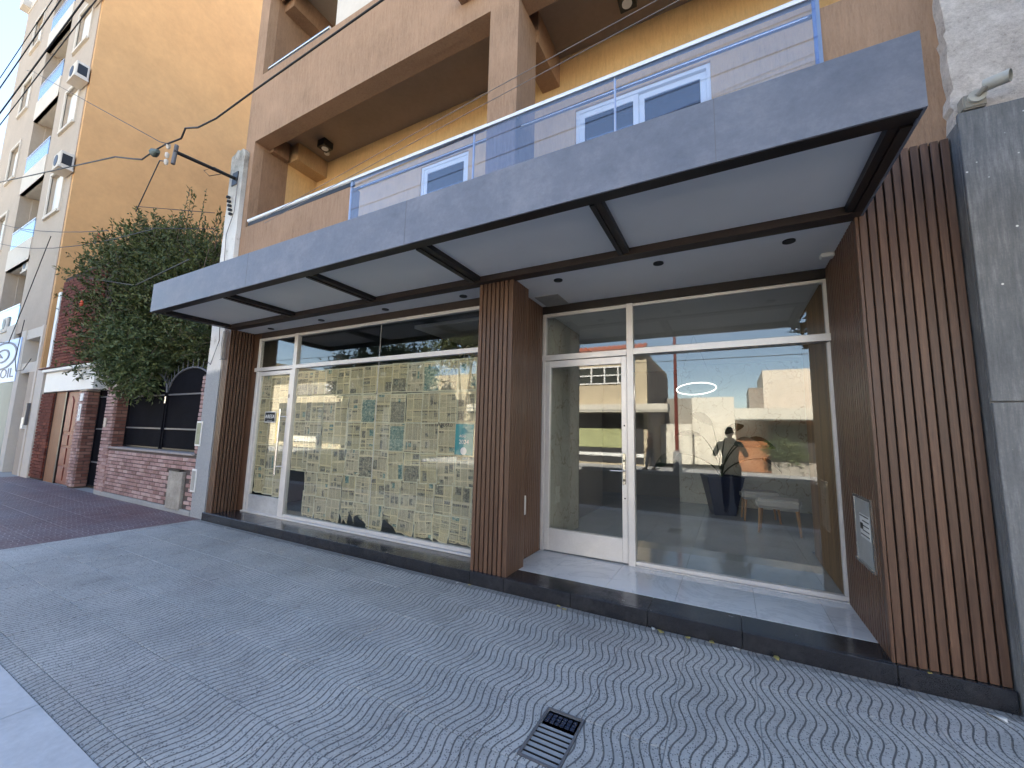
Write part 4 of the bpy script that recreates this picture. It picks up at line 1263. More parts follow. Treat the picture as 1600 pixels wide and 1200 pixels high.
# ------------------------------------------------------------------ brick house with garage
hs = thing('brick_house', 'dark red brick house with white fascia and red panelled garage door', 'house')
B(-16.62, -15.62, .02, .3, 0, 2.3).obj('wall_core', m_joint_d, hs)
B(-16.62, -12.95, .08, .6, 3.07, 5.6).obj('upper_wall_core', m_joint_d, hs)
bricks(hs, (-16.62, .07, 0), (1, 0, 0), (0, -1, 0), 3.1, 3.02, 5.5, .25, .085, m_brick_red, joint=.012, cap=220)
bricks(hs, (-16.62, .0, 0), (1, 0, 0), (0, -1, 0), .98, .05, 2.28, .25, .085, m_brick_red, joint=.012, cap=75)
B(-17.215, -16.64, -.04, .05, 0, 3.0).obj('white_corner_strip', m_cream2, hs, .005)
B(-16.84, -16.64, .03, .14, 3.001, 5.2).obj('white_corner_strip', m_white, hs, .005)
B(-15.60, -14.90, .03, .35, 0, 2.28).obj('timber_panel', m_woodpanel, hs, .004)
B(-14.88, -14.80, .02, .35, 0, 2.28).obj('door_post', m_black, hs)
gd = B(-14.79, -13.765, .05, .11, .02, 2.27).obj('garage_door', m_door_red, hs)
for (a, b) in ((-14.74, -14.30), (-14.25, -13.81)):
    for (c, d) in ((.10, .42), (.48, .88), (.94, 1.20)):
        B(a + .03, b - .03, .032, .0495, c, d).obj('raised_panel', m_door_red, gd, .012)
    pl_ = [(a + .03, 1.28), (b - .03, 1.28)] + [((a + b) / 2 + (b - a - .06) / 2 * math.cos(math.pi * k / 8), 1.95 + .22 * math.sin(math.pi * k / 8)) for k in range(9)]
    MB().prism(pl_, .032, .0495).obj('arched_panel', m_door_red, gd, .01)
B(-16.30, -12.90, -.06, .35, 2.29, 2.82).obj('white_fascia', m_white, hs, .008)
B(-16.34, -12.86, -.14, .40, 2.82, 2.90).obj('cornice', m_white, hs, .01)
MB().add([(-16.6, -.16, 2.93), (-12.9, -.16, 2.93), (-12.9, .06, 3.04), (-16.6, .06, 3.04), (-16.6, -.16, 2.905), (-12.9, -.16, 2.905), (-12.9, .06, 2.905), (-16.6, .06, 2.905)], [(0, 1, 2, 3), (4, 7, 6, 5), (0, 4, 5, 1), (1, 5, 6, 2), (2, 6, 7, 3), (3, 7, 4, 0)]).obj('roof_edge', m_brick_red, hs)
B(-16.6, -12.8, .6, 4.0, 0, 5.6).obj('house_body', m_opp_d, hs)
B(-12.8, -8.0, 4.6, 9.0, 0, 4.6).obj('rear_wing', m_opp_w, hs)
bt = thing('added_sun_blocker', 'added unseen mass behind the brick house yard that blocks the sun', 'building')  # unseen mass added to stop sun leaking through the yard gap
B(-17.2, -7.72, 9.2, 20, 0, 19).obj('wall', m_cream, bt)

# ------------------------------------------------------------------ cream apartment tower
tw = thing('apartment_tower', 'tall cream apartment tower with blue glass balconies and an orange side wall', 'building')
XR = -17.22
B(XR - .15, XR, 0.02, 22, 0, 20.4).obj('orange_side_wall', m_orange, tw)
B(-27.6, -17.37, 1.6, 22, 0, 20.4).obj('rear_mass', m_cream, tw)
B(-27.0, -18.5, 6, 21, 20.4, 24.5).obj('added_roof_blocker', m_cream, tw)  # unseen volume added on the roof to cut off leaking sun
B(-27.75, -27.2, -.25, 3, 20.1, 20.6).obj('cornice', m_cream2, tw)
FLZ = [5.0, 8.0, 11.0, 14.0, 17.0]
XA = (-20.30, XR)          # right bay incl. windows
def wall_cell(x0, x1, z0, z1, holes, mat=m_cream, y0=0, y1=.3):
    cur = x0
    for (a, b, c, d) in sorted(holes):
        if a > cur: B(cur, a, y0, y1, z0, z1).obj('wall', mat, tw)
        B(a, b, y0, y1, z0, c).obj('wall', mat, tw); B(a, b, y0, y1, d, z1).obj('wall', mat, tw)
        cur = b
    B(cur, x1, y0, y1, z0, z1).obj('wall', mat, tw)
def far_window(x0, x1, z0, z1, shutter=.75):
    w = MB().box(x0 - .09, x0, -.04, .02, z0 - .09, z1 + .09).box(x1, x1 + .09, -.04, .02, z0 - .09, z1 + .09).box(x0, x1, -.04, .02, z1, z1 + .09).box(x0, x1, -.07, .02, z0 - .09, z0).obj('window', m_cream2, tw)
    B(x0, x1, .14, .16, z0 + (z1 - z0) * (1 - shutter), z1).obj('shutter', m_white, w)
    B(x0, x1, .18, .2, z0, z1).obj('pane', m_win, w)
    B(x0, (x0 + x1) / 2, .10, .13, z0, z1).obj('sash', m_white, w)
def aircon(x, z, parent=None, y=-.02, sz=.74):
    a = thing('air_conditioner', 'boxy air conditioner', 'air conditioner')
    a.location = (x, y, z)
    MB().box(-.42 * sz, .42 * sz, -.30, 0, -.03, .62 * sz).obj('casing', m_cream2, a, .02)
    MB().cyl((-.08 * sz, -.308, .30 * sz), .235 * sz, .01, 'y', 24).obj('fan_grille', m_black, a)
    B(.421 * sz, .428 * sz, -.26, -.05, .05, .5 * sz).obj('side_grille', m_black, a)
    B(-.46 * sz, .46 * sz, -.32, 0, -.08, -.035).obj('bracket', m_cream2, a)
    return a
for i, z in enumerate(FLZ):
    # right bay
    wall_cell(-20.3, XR - .151, z, z + 3.0, [(-19.30, -18.0, z + .06, z + 1.5)] if i > 0 else [])
    if i > 0: far_window(-19.30, -18.0, z + .06, z + 1.5, .78 if i != 2 else 1)
    wall_cell(-27.6, -23.0, z, z + 3.0, [(-25.6, -24.35, z + .06, z + 1.5)])
    far_window(-25.6, -24.35, z + .06, z + 1.5, .7)
    # balcony bay
    B(-23.0, -20.3, 1.3, 1.45, z, z + 3).obj('recess_wall', m_opp_d, tw)
    B(-23.0, -22.9, .3, 1.3, z, z + 3).obj('recess_side', m_cream, tw); B(-20.4, -20.3, .3, 1.3, z, z + 3).obj('recess_side', m_cream, tw)
    bl = B(-23.0, -20.3, -.02, 1.3, z - 1.15 + .02, z - 1.0).obj('balcony', m_cream2, tw)
    B(-23.0, -20.3, -.03, .08, z - 1.13, z - .35).obj('parapet', m_cream2, bl)
    B(-22.95, -20.35, -.01, .01, z - .35, z + .30).obj('glass_panel', m_glass_far, bl)
    B(-22.98, -20.32, -.02, .03, z + .30, z + .34).obj('rail', m_steel, bl)
B(-27.6, -17.37, 0, .3, 4.3, 5.0).obj('wall', m_cream, tw)
B(-27.6, -17.37, -.02, 1.5, 20.0, 20.4).obj('roof_edge', m_cream2, tw)
def put_ac(x, z, label, y=-.02):
    a = aircon(x, z, y=y); a['label'] = label
put_ac(-17.5, 12.1, 'window air conditioner high on the cream tower, below the top one')
put_ac(-17.5, 15.1, 'topmost air conditioner on the cream tower at the photo edge')
put_ac(-17.5, 9.1, 'lowest boxed air conditioner beside the orange wall corner')
put_ac(-20.95, 6.62, 'air conditioner with round fan inside the second balcony of the cream tower', .35)
put_ac(-21.6, 4.55, 'large air conditioner with round fan above the blue sign', .25)
put_ac(-21.0, 12.4, 'air conditioner in the upper recessed balcony of the cream tower', .7)
put_ac(-21.3, 9.5, 'air conditioner behind the blue glass of the middle balcony', .7)
# ground floor of tower
B(XR - .30, XR - .151, -.03, .5, 0, 4.3).obj('pilaster', m_cream2, tw)
B(-19.45, -19.0, -.03, .8, 0, 4.3).obj('pilaster', m_cream2, tw)
B(-19.0, -17.52, .8, 1.0, 0, 4.3).obj('entrance_wall', m_cream, tw)
B(-19.0, -17.52, 0, .8, 2.95, 3.25).obj('lintel', m_cream2, tw)
B(-19.0, -17.52, 0, .8, 4.0, 4.3).obj('lintel', m_cream2, tw)
B(-18.15, -17.52, .0, .75, 0, 2.95).obj('entrance_return', m_cream, tw)
B(-27, -19.45, .9, 1.0, 0, 4.3).obj('shop_wall', M('grey_green_shutter', (.22, .26, .24), .6, .1, 3), tw)
B(-17.50, -17.40, -.10, -.031, 1.40, 2.02).obj('intercom_panel', m_bar, tw).location.x = .06
B(-17.85, -17.65, -.06, -.001, 1.30, 1.62).obj('letter_box', m_whitepl, tw)
sg = thing('shop_sign', 'light blue illuminated sign with a navy ring logo over the shop at the left edge', 'sign')
B(-24.5, -19.27, -.05, .0, 2.72, 4.12).obj('face', m_signblue, sg, .01)
def ring(r, w, loc, parent, nm):
    mb = MB(); n = 48
    vs = []; fs = []
    for k in range(n):
        a = 2 * math.pi * k / n
        for rr, q in ((r - w * 2.2, r * .29 - w * .8), (r, r * .29)):
            for y in (0, -.01):
                vs.append((rr * math.cos(a), y, q * math.sin(a)))
    for k in range(n):
        a = k * 4; b = ((k + 1) % n) * 4
        fs += [(a + 1, a + 3, b + 3, b + 1), (a, b, b + 2, a + 2), (a + 2, b + 2, b + 3, a + 3), (a, a + 1, b + 1, b)]
    mb.add(vs, fs); o = mb.obj(nm, m_navy, parent); o.location = loc
ring(1.62, .07, (-21.1, -.051, 3.62), sg, 'logo_ring')
ring(.80, .065, (-21.1, -.051, 3.62), sg, 'logo_inner_ring')
MB().prism([(-.30, .10), (.10, -.07), (-.75, .0), (-.55, .04)], -.01, 0).obj('logo_arrow', m_navy, sg).location = (-21.1, -.051, 3.62)
text('lettering', 'OIL', .44, m_navy, (-19.50, -.052, 3.0), FACE, sg, .004, sx=2.2, align='RIGHT')

# ------------------------------------------------------------------ trees
import numpy as np
def leafmesh(name, P, D, L, W, mat, parent, seed=1):
    """P: base points, D: directions (n,3); diamond leaves of 2 triangles"""
    rs = np.random.RandomState(seed)
    n = len(P)
    up_ = rs.normal(size=(n, 3)); S = np.cross(D, up_); S /= (np.linalg.norm(S, axis=1, keepdims=True) + 1e-9)
    Nn = np.cross(S, D)
    L = L * rs.uniform(.7, 1.2, (n, 1)); W = W * rs.uniform(.8, 1.2, (n, 1))
    v0 = P; v1 = P + D * L * .45 + S * W + Nn * L * .06; v2 = P + D * L - Nn * L * .1; v3 = P + D * L * .45 - S * W + Nn * L * .06
    V = np.stack([v0, v1, v2, v3], 1).reshape(-1, 3)
    me = bpy.data.meshes.new(name)
    me.vertices.add(4 * n); me.vertices.foreach_set('co', V.ravel().astype(np.float32))
    me.loops.add(4 * n); me.loops.foreach_set('vertex_index', np.arange(4 * n, dtype=np.int32))
    me.polygons.add(n); me.polygons.foreach_set('loop_start', np.arange(0, 4 * n, 4, dtype=np.int32))
    try: me.polygons.foreach_set('loop_total', np.full(n, 4, dtype=np.int32))
    except Exception: pass
    me.update(calc_edges=True); me.validate()
    me.materials.append(mat)
    return link(name, me, parent)

def tree(name, label, base, blobs, nt, mat, leafL, leafW, seed, lpt=18, tl=.55, trunk_r=.12, trunk=True, spikes=(), group=None, upw=.5):
    t_ = thing(name, label, 'tree', group)
    rs = np.random.RandomState(seed)
    P = []; D = []; tw_ = MB()
    tot = sum(b[3] ** 2 for b in blobs)
    top = Vector(base) + Vector((0, 0, 1.6))
    for (bx, by, bz, br) in blobs:
        c = np.array([bx, by, bz]); k = int(nt * br ** 2 / tot)
        for q in range(k):
            d = rs.normal(size=3); d /= np.linalg.norm(d)
            rr = br * rs.uniform(.25, 1.0) ** .5
            p = c + d * rr * np.array([1, .9, .95])
            dd = d * .8 + np.array([0, 0, upw]) + rs.normal(size=3) * .35; dd /= np.linalg.norm(dd)
            ln = tl * rs.uniform(.5, 1.3)
            m = lpt
            ts = np.linspace(0, 1, m)
            pts = p + dd * ln * (ts[:, None] - .5)
            pts[:, 2] += -.12 * ln * (ts - .5) ** 2
            ld = dd * .55 + rs.normal(size=(m, 3)) * .62
            ld /= np.linalg.norm(ld, axis=1, keepdims=True)
            P.append(pts); D.append(ld)
            if q % 3 == 0: tw_.tube([p - dd * ln * .5, p + dd * ln * .5], [.006, .002], 3, False)
    for (sx, sy, sz, sl_, lean) in spikes:
        m = 46
        ts = np.linspace(0, 1, m)
        dd = np.array([lean, 0, 1.0]); dd /= np.linalg.norm(dd)
        pts = np.array([sx, sy, sz]) + dd * sl_ * ts[:, None]
        ld = dd * .75 + rs.normal(size=(m, 3)) * .5; ld /= np.linalg.norm(ld, axis=1, keepdims=True)
        P.append(pts); D.append(ld)
        tw_.tube([pts[0], pts[-1]], [.012, .003], 4, False)
    P = np.concatenate(P); D = np.concatenate(D)
    leafmesh('crown', P, D, leafL, leafW, mat, t_, seed)
    tw_.obj('twigs', m_bark, t_)
    if trunk:
        mb = MB()
        mb.tube([base, (base[0] + .1, base[1], base[2] + .9), top], [trunk_r * 1.3, trunk_r, trunk_r * .85], 10)
        for (bx, by, bz, br) in blobs:
            e = Vector((bx, by, bz)); mid = top.lerp(e, .5) + Vector((.1, .05, .2))
            mb.tube([top - Vector((0, 0, .1)), mid, e, e + (e - mid) * .5], [trunk_r * .6, trunk_r * .38, trunk_r * .2, trunk_r * .06], 7)
        mb.obj('trunk', m_bark, t_)
    return t_
main_blobs = [(-13.6, 1.0, 5.0, 1.75), (-12.0, .8, 5.1, 1.4), (-12.9, .9, 5.9, 1.1), (-11.0, .9, 4.3, 1.35), (-14.6, .9, 4.2, 1.25), (-12.4, .6, 3.5, 1.25), (-9.9, .8, 3.6, 1.05), (-10.3, .9, 5.0, .95), (-15.9, .9, 5.3, .85), (-15.0, .8, 6.0, .7), (-10.9, .3, 2.75, .75), (-9.0, .7, 3.3, .75), (-13.4, .2, 3.0, .6)]
spk = []
rs_ = random.Random(5)
for k in range(52):
    sx = rs_.uniform(-16.4, -9.3); zc = 6.35 - .13 * (sx + 13.2) ** 2
    spk.append((sx, rs_.uniform(.4, 1.4), zc - .9 + rs_.uniform(-.2, .4), rs_.uniform(.9, 2.1), (sx + 12.8) * .10 + rs_.uniform(-.15, .15)))
for k in range(12):
    spk.append((-16.3 + rs_.uniform(-.3, .3), rs_.uniform(.4, 1.2), 4.6 + k * .2, .95, -1.3 + rs_.uniform(-.3, .3)))
tr = tree('pomegranate_tree', 'bushy dark green tree with a few red flowers hanging over the black screens', (-12.3, 1.6, 0), main_blobs, 4000, m_leaf, .10, .018, 3, spikes=spk)
for (x, y, z) in [(-12.4, -.55, 4.1), (-15.0, .2, 6.6)]:
    fm = MB()
    for k in range(6):
        a = k * math.pi / 3
        fm.tube([(x, y, z), (x + .05 * math.cos(a), y - .02, z + .05 * math.sin(a)), (x + .07 * math.cos(a + .3), y - .04, z + .07 * math.sin(a + .3))], [.01, .022, .006], 5)
    fm.obj('flower', m_flower, tr)
# vine-like bright shrub in front
tree('hanging_shrub', 'brighter yellow green foliage drooping over the middle of the black screens', (-10.6, .6, 1.2), [(-10.9, -.1, 2.9, .55), (-10.4, -.1, 2.5, .42), (-11.4, -.1, 3.3, .45)], 520, m_leaf2, .10, .018, 9, trunk=False, upw=-.1)

# street tree behind the camera (seen in reflections)
tree('street_tree', 'leafy street tree by the kerb reflected at the right edge of the lobby glass', (2.9, -2.95, 0), [(2.2, -3.0, 3.7, 1.0), (3.3, -3.1, 4.3, 1.3), (2.6, -3.2, 5.0, 1.2)], 520, m_leaf, .17, .045, 21, lpt=11)

# ------------------------------------------------------------------ service arm and wires
sa = thing('service_bracket', 'black steel service arm with insulators reaching out from the peeling wall', 'bracket')
MB().tube([(-7.75, -.03, 5.98), (-7.82, -.93, 5.94)], .03, 8).obj('arm', m_black, sa)
B(-7.84, -7.66, -.045, -.031, 5.85, 6.1).obj('wall_plate', m_black, sa)
MB().tube([(-7.82, -.90, 6.06), (-7.82, -.92, 5.72)], [.03, .03], 8).obj('cross_arm', m_bar, sa)
for k, z in enumerate((6.02, 5.86, 5.74)):
    MB().tube([(-7.90, -.98, z - .05), (-7.90, -.98, z - .02), (-7.90, -.98, z + .03), (-7.90, -.98, z + .05)], [.012, .03, .03, .01], 10).obj('insulator', m_cream2, sa)
MB().tube([(-8.42, -1.0, 6.08), (-8.36, -1.0, 6.04), (-8.2, -1.0, 6.02)], [.03, .07, .03], 8).obj('splice_box', M('grey_green_splice', (.10, .13, .12), .6), sa)
for k in range(5):
    MB().cyl((-7.86 + k * .035, -.06, 5.62 - k * .09), .035, .03, 'z', 8).obj('terminal', m_black, sa)
cable([(-24, -1.0, 9.6), (-19.31, -1, 8.72), (-10.1, -1, 6.54), (-9.19, -1, 6.20), (-8.82, -1, 6.07), (-8.38, -1, 6.08), (-8.0, -1, 6.06), (-7.41, -1, 5.97), (-7.31, -1, 6.11), (-6.9, -1, 5.97), (-6.37, -1, 5.92), (-5.39, -1, 5.97), (-3.06, -1, 6.05), (3, -1, 6.3)], .013, 'thick black cable passing the service arm and rising across the brown balcony front')
for i, (z, a) in enumerate([(5.24, .0035), (5.07, .005), (4.66, .006), (4.48, .004)]):
    cable([(-30, -2.8, z + .1), (-6.9, -2.8, z), (-4.2, -2.8, z + .1), (3.0, -2.8, z + .25), (14, -2.8, z + .6)], a, ['uppermost of the four street cables at the top left', 'thicker second street cable from the top at the top left', 'thick third street cable crossing the cream tower balconies', 'lowest of the four street cables at the top left'][i])
for i, (y, z, w, lab) in enumerate([(-3.3, 7.2, .006, 'lowest of the four power lines over the kerb, mirrored in the blue balcony glass'), (-3.3, 7.5, .008, 'second power line over the kerb, mirrored in the blue balcony glass'), (-3.5, 8.1, .008, 'third power line over the kerb, mirrored in the blue balcony glass'), (-3.5, 8.7, .011, 'thick uppermost power line over the kerb, mirrored in the blue balcony glass')]):
    cable([(-30, y, z + .3), (-8, y, z - .15 + .1 * i), (0, y, z + .1 * i), (9, y, z + .35)], w, lab)
cable([(-7.9, -1, 6.05), (-8.18, -1, 6.18), (-17.9, -1, 11.86), (-18.6, -1, 12.2)], .007, 'thin wire from the service arm up to the cream tower')
cable([(-7.9, -.98, 5.75), (-8.4, -.9, 5.98), (-10.1, -.6, 5.89 - .25)], .009, 'wire from the service arm down into the tree top')
cable([(-10.1, -.6, 5.75), (-7.72, -.3, 5.17)], .006, 'thin wire from the tree top to the peeling wall, upper one')
cable([(-9.9, -.5, 5.3), (-7.75, -.2, 4.93)], .006, 'thin wire from the tree to the peeling wall, lower one')
cable([(-23.9, -.2, 8.86), (-12.9, -.2, 6.08)], .01, 'wire running from the cream tower into the tree, upper one', seg=6, sag=.15)
cable([(-23.5, -.2, 8.0), (-10.4, -.2, 5.54)], .01, 'wire running from the cream tower into the tree, lower one', seg=6, sag=.3)
cable([(-7.9, -.5, 4.28), (-10.9, -.2, 4.4), (-13.6, -.2, 5.0)], .012, 'wire running from the peeling wall bracket through the tree')
cable([(-22.5, -.25, 4.2), (-19.5, -.25, 3.9), (-18.9, -.2, 5.0), (-17.6, -.15, 7.0)], .011, 'black cable looping up the cream tower beside the blue sign')
cable([(-18.95, -.12, 4.6), (-19.2, -.12, 3.4), (-18.9, -.12, 3.0), (-18.2, -.12, 3.0), (-17.6, -.12, 3.3)], .010, 'slack black cable hanging in a loop under the cream tower lintel')
for (a, lab) in [((-5.6, 4.42, -1.84, 4.84, -.39, 4.98, 2.0, 5.2), 'upper thin pale wire stretched in front of the ochre balcony wall'), ((-5.6, 4.33, -1.84, 4.73, -.22, 4.89, 2.0, 5.1), 'lower thin pale wire stretched in front of the ochre balcony wall')]:
    cable([(a[0], -.6, a[1]), (a[2], -.6, a[3]), (a[4], -.6, a[5]), (a[6], -.6, a[7])], .0035, lab, mat=m_cable_g)
cable([(-7.62, -.05, 5.9), (-7.6, -.06, 5.3), (-7.78, -.06, 4.9), (-7.74, -.06, 4.4), (-7.66, -.06, 3.4), (-7.6, -.06, 2.95), (-7.82, -.05, 2.55), (-7.9, -.05, 2.6)], .007, 'loose grey cable running down the peeling white wall', mat=m_cable_g)
cable([(-7.8, -.2, 6.02), (-7.95, -.3, 6.1), (-8.05, -.4, 6.0), (-7.95, -.35, 5.9), (-7.8, -.25, 5.95)], .006, 'small loop of wire hanging at the service arm')
for k, xx in enumerate((-7.53, -7.50, -7.475, -7.45, -7.43)):
    pass
lw = thing('loose_wires', 'bundle of thin grey wires against the slats under the canopy corner', 'wires')
for k in range(6):
    x = -7.53 + k * .026
    MB().tube([(x, -.045, 3.11), (x - .008, -.05, 2.85), (x + .004, -.04, 2.62)], .0035, 5).obj('wire', m_cable_g, lw)
MB().tube([(-7.53, -.052, 2.62), (-7.38, -.05, 2.64)], .006, 5).obj('tie', m_cable_g, lw)

# ------------------------------------------------------------------ opposite side of the street (seen mirrored in the glass)
YO = -16.0
def opp_window(par, x0, x1, z0, z1, nx, nz, y=YO):
    B(x0, x1, y - .02, y + .01, z0, z1).obj('pane', m_win, par)
    mb = MB()
    for i in range(nx + 1):
        xx = x0 + (x1 - x0) * i / nx
        mb.box(xx - .04, xx + .04, y, y + .06, z0, z1)
    for j in range(nz + 1):
        zz = z0 + (z1 - z0) * j / nz
        mb.box(x0, x1, y - .001, y + .055, zz - .035, zz + .035)
    mb.obj('window_frame', m_white, par)
oa = thing('opposite_house', 'two-storey sand coloured house with red tiled eaves across the street, mirrored in the door glass', 'house')
B(-13.5, -3.7, -24, YO, 0, 5.9).obj('wall', m_opp, oa)
B(-3.699, -3.66, -24, YO - .3, 0, 5.6).obj('side_wall', m_opp_d, oa)
rb = MB()
for k in range(34):
    x0 = -13.6 + k * .29
    rb.tube([(x0, YO + .35, 5.95), (x0, YO - 1.6, 6.7)], .13, 6)
rb.obj('roof', m_rooftile, oa)
B(-13.6, -3.66, YO - 1.6, YO + .3, 5.86, 5.93).obj('eave', m_white, oa)
opp_window(oa, -7.4, -4.45, 4.35, 5.25, 4, 2)
opp_window(oa, -12.5, -9.4, 4.35, 5.25, 4, 2)
B(-13.5, -2.6, YO, YO + .9, 2.75, 3.15).obj('shop_canopy', m_opp_w, oa)
B(-13.3, -3.9, YO + .005, YO + .02, .1, 2.7).obj('shopfront_recess', m_dark, oa)
B(-9.5, -4.6, YO + .02, YO + .05, .9, 1.9).obj('green_display', m_green, oa)
B(-13.5, -3.9, YO + .01, YO + .06, .45, .62).obj('white_ledge', m_white, oa)
ob = thing('opposite_low_building', 'low whitewashed building set back across the street, mirrored behind the plant', 'building')
B(-3.65, .25, -30, -22, 0, 4.0).obj('wall', m_opp_d, ob)
B(-1.9, .3, -22, -20.5, 0, 3.9).obj('front_wall', m_opp_w, ob)
B(-3.6, -1.9, -20, -19.8, 0, 2.3).obj('yard_wall', m_opp_w, ob)
oc = thing('opposite_orange_shop', 'single-storey orange shop with a white fascia across the street, mirrored in the lobby glass', 'shop')
B(.35, 12, -24, YO - .5, 0, 2.95).obj('wall', m_opp_o, oc)
B(.25, 12.1, YO - .5, YO + .5, 2.38, 2.92).obj('fascia', m_opp_w, oc)
B(1.5, 9, YO - .495, YO - .48, .1, 2.2).obj('dark_opening', m_dark, oc)
B(.35, 1.6, YO - .499, YO - .47, .6, 2.37).obj('painted_wall', m_opp_o, oc)
text('fascia_lettering', 'FERRETERIA', .34, m_greyprint, (4.6, YO + .505, 2.65), BACK, oc, .004)
text('wall_letter', 'E', .6, m_print, (1.25, YO - .465, 1.95), BACK, oc, .004)
B(1.6, 8, YO + .0, YO + .25, .0, .55).obj('planter_wall', m_opp_d, oc)
tree('opposite_shrub', 'pale shrub in front of the orange shop across the street, mirrored in the glass', (1.9, -15.9, .5), [(1.9, -15.8, 1.0, .5), (2.5, -15.8, .9, .4)], 120, m_leaf2, .12, .03, 31, trunk=False)
od = thing('opposite_tower_block', 'pale block rising behind the orange shop across the street', 'building')
B(2.0, 6.5, -30, -24.2, 0, 5.9).obj('wall', m_opp_w, od); B(1.2, 2.0, -28, -24.2, 0, 4.8).obj('wing', m_opp_d, od)
oe = thing('opposite_showroom', 'car showroom with white lettering across the street, mirrored in the newspapered window', 'building')
B(-36, -13.6, -26, YO - .6, 0, 5.2).obj('wall', m_opp, oe)
B(-32, -20, YO - .598, YO - .5, 4.25, 5.1).obj('sign_band', m_opp_d, oe)
text('lettering', 'RENAULT', .75, m_wprint, (-26.5, YO - .495, 4.7), BACK, oe, .01)
B(-34, -15, YO - .598, YO - .58, .4, 3.6).obj('glazing', m_dark, oe)
for x in (-33.6, -24.4, -21.6, -18.4):
    B(x - .14, x + .14, -13.75, -13.5, .0, 2.9).obj('white_post', m_white, oe)
B(-30, -16, -15.0, -14.9, .55, .95).obj('low_barrier', m_opp_w, oe)
of = thing('opposite_terrace', 'plain row of sand coloured houses far along the other side of the street', 'building')
B(-75, -37, -26, YO, 0, 7.5).obj('wall', m_opp, of)
og = thing('opposite_corner_building', 'pale four-storey building far right across the street', 'building')
B(12.5, 40, -28, YO, 0, 8.5).obj('wall', m_opp_w, og)
for k in range(5):
    opp_window(og, 14 + k * 4, 16 + k * 4, 4.5, 6.2, 2, 2)
    opp_window(of, -70 + k * 6, -67 + k * 6, 4.0, 5.6, 3, 2)
tree('opposite_tree', 'leafy tree across the street, mirrored at the top of the newspapered window', (-20.5, -13.9, 0), [(-21.5, -13.6, 5.0, 1.7), (-19.0, -13.6, 5.4, 1.8), (-16.5, -13.7, 5.2, 1.6)], 900, m_leaf2, .26, .05, 41, lpt=12, tl=.9)
tree('opposite_tree', 'second leafy tree across the street, nearer the middle pillar in the mirror image', (-13.0, -13.9, 0), [(-13.4, -13.8, 6.3, 1.3), (-12.2, -13.9, 6.8, 1.1)], 300, m_leaf, .24, .05, 43, lpt=12, tl=.9)
sp_ = thing('street_pole', 'tall dark red street pole across the road, mirrored in the lobby glass', 'pole')
MB().tube([(-2.05, -13.6, 0), (-2.05, -13.6, 6.4)], [.09, .06], 12).obj('shaft', m_redpole, sp_)
MB().tube([(-2.05, -13.6, 0), (-2.05, -13.6, .95)], [.2, .16], 12).obj('base', m_concrete, sp_)
for k, z in enumerate((6.0, 5.6, 4.9)):
    cable([(-40, -13.0, z + .6), (-10, -13.0, z), (6, -13.0, z - .1), (40, -13.0, z + .8)], .015, ['uppermost', 'middle', 'lowest'][k] + ' dark cable strung along the far side of the street, seen in the glass')

# ------------------------------------------------------------------ people (seen only mirrored)
def skin_body(name, bones, radii, mat, parent, sub=2):
    idx = {k: i for i, k in enumerate(bones['v'])}
    me = bpy.data.meshes.new(name)
    me.from_pydata([bones['v'][k] for k in bones['v']], [(idx[a], idx[b]) for a, b in bones['e']], [])
    o = bpy.data.objects.new(name, me); COL.objects.link(o)
    md = o.modifiers.new('skin', 'SKIN'); md.use_smooth_shade = True
    if not me.skin_vertices: me.skin_vertices.new(name='')
    for k, i in idx.items():
        r = radii[k]; r = r if isinstance(r, tuple) else (r, r)
        me.skin_vertices[0].data[i].radius = r
    me.skin_vertices[0].data[0].use_root = True
    s2 = o.modifiers.new('sub', 'SUBSURF'); s2.levels = sub; s2.render_levels = sub
    bpy.context.view_layer.update()
    m2 = bpy.data.meshes.new_from_object(o.evaluated_get(bpy.context.evaluated_depsgraph_get()))
    bpy.data.objects.remove(o)
    m2.materials.clear(); m2.materials.append(mat)
    m2.polygons.foreach_set('use_smooth', [True] * len(m2.polygons))
    return link(name, m2, parent)

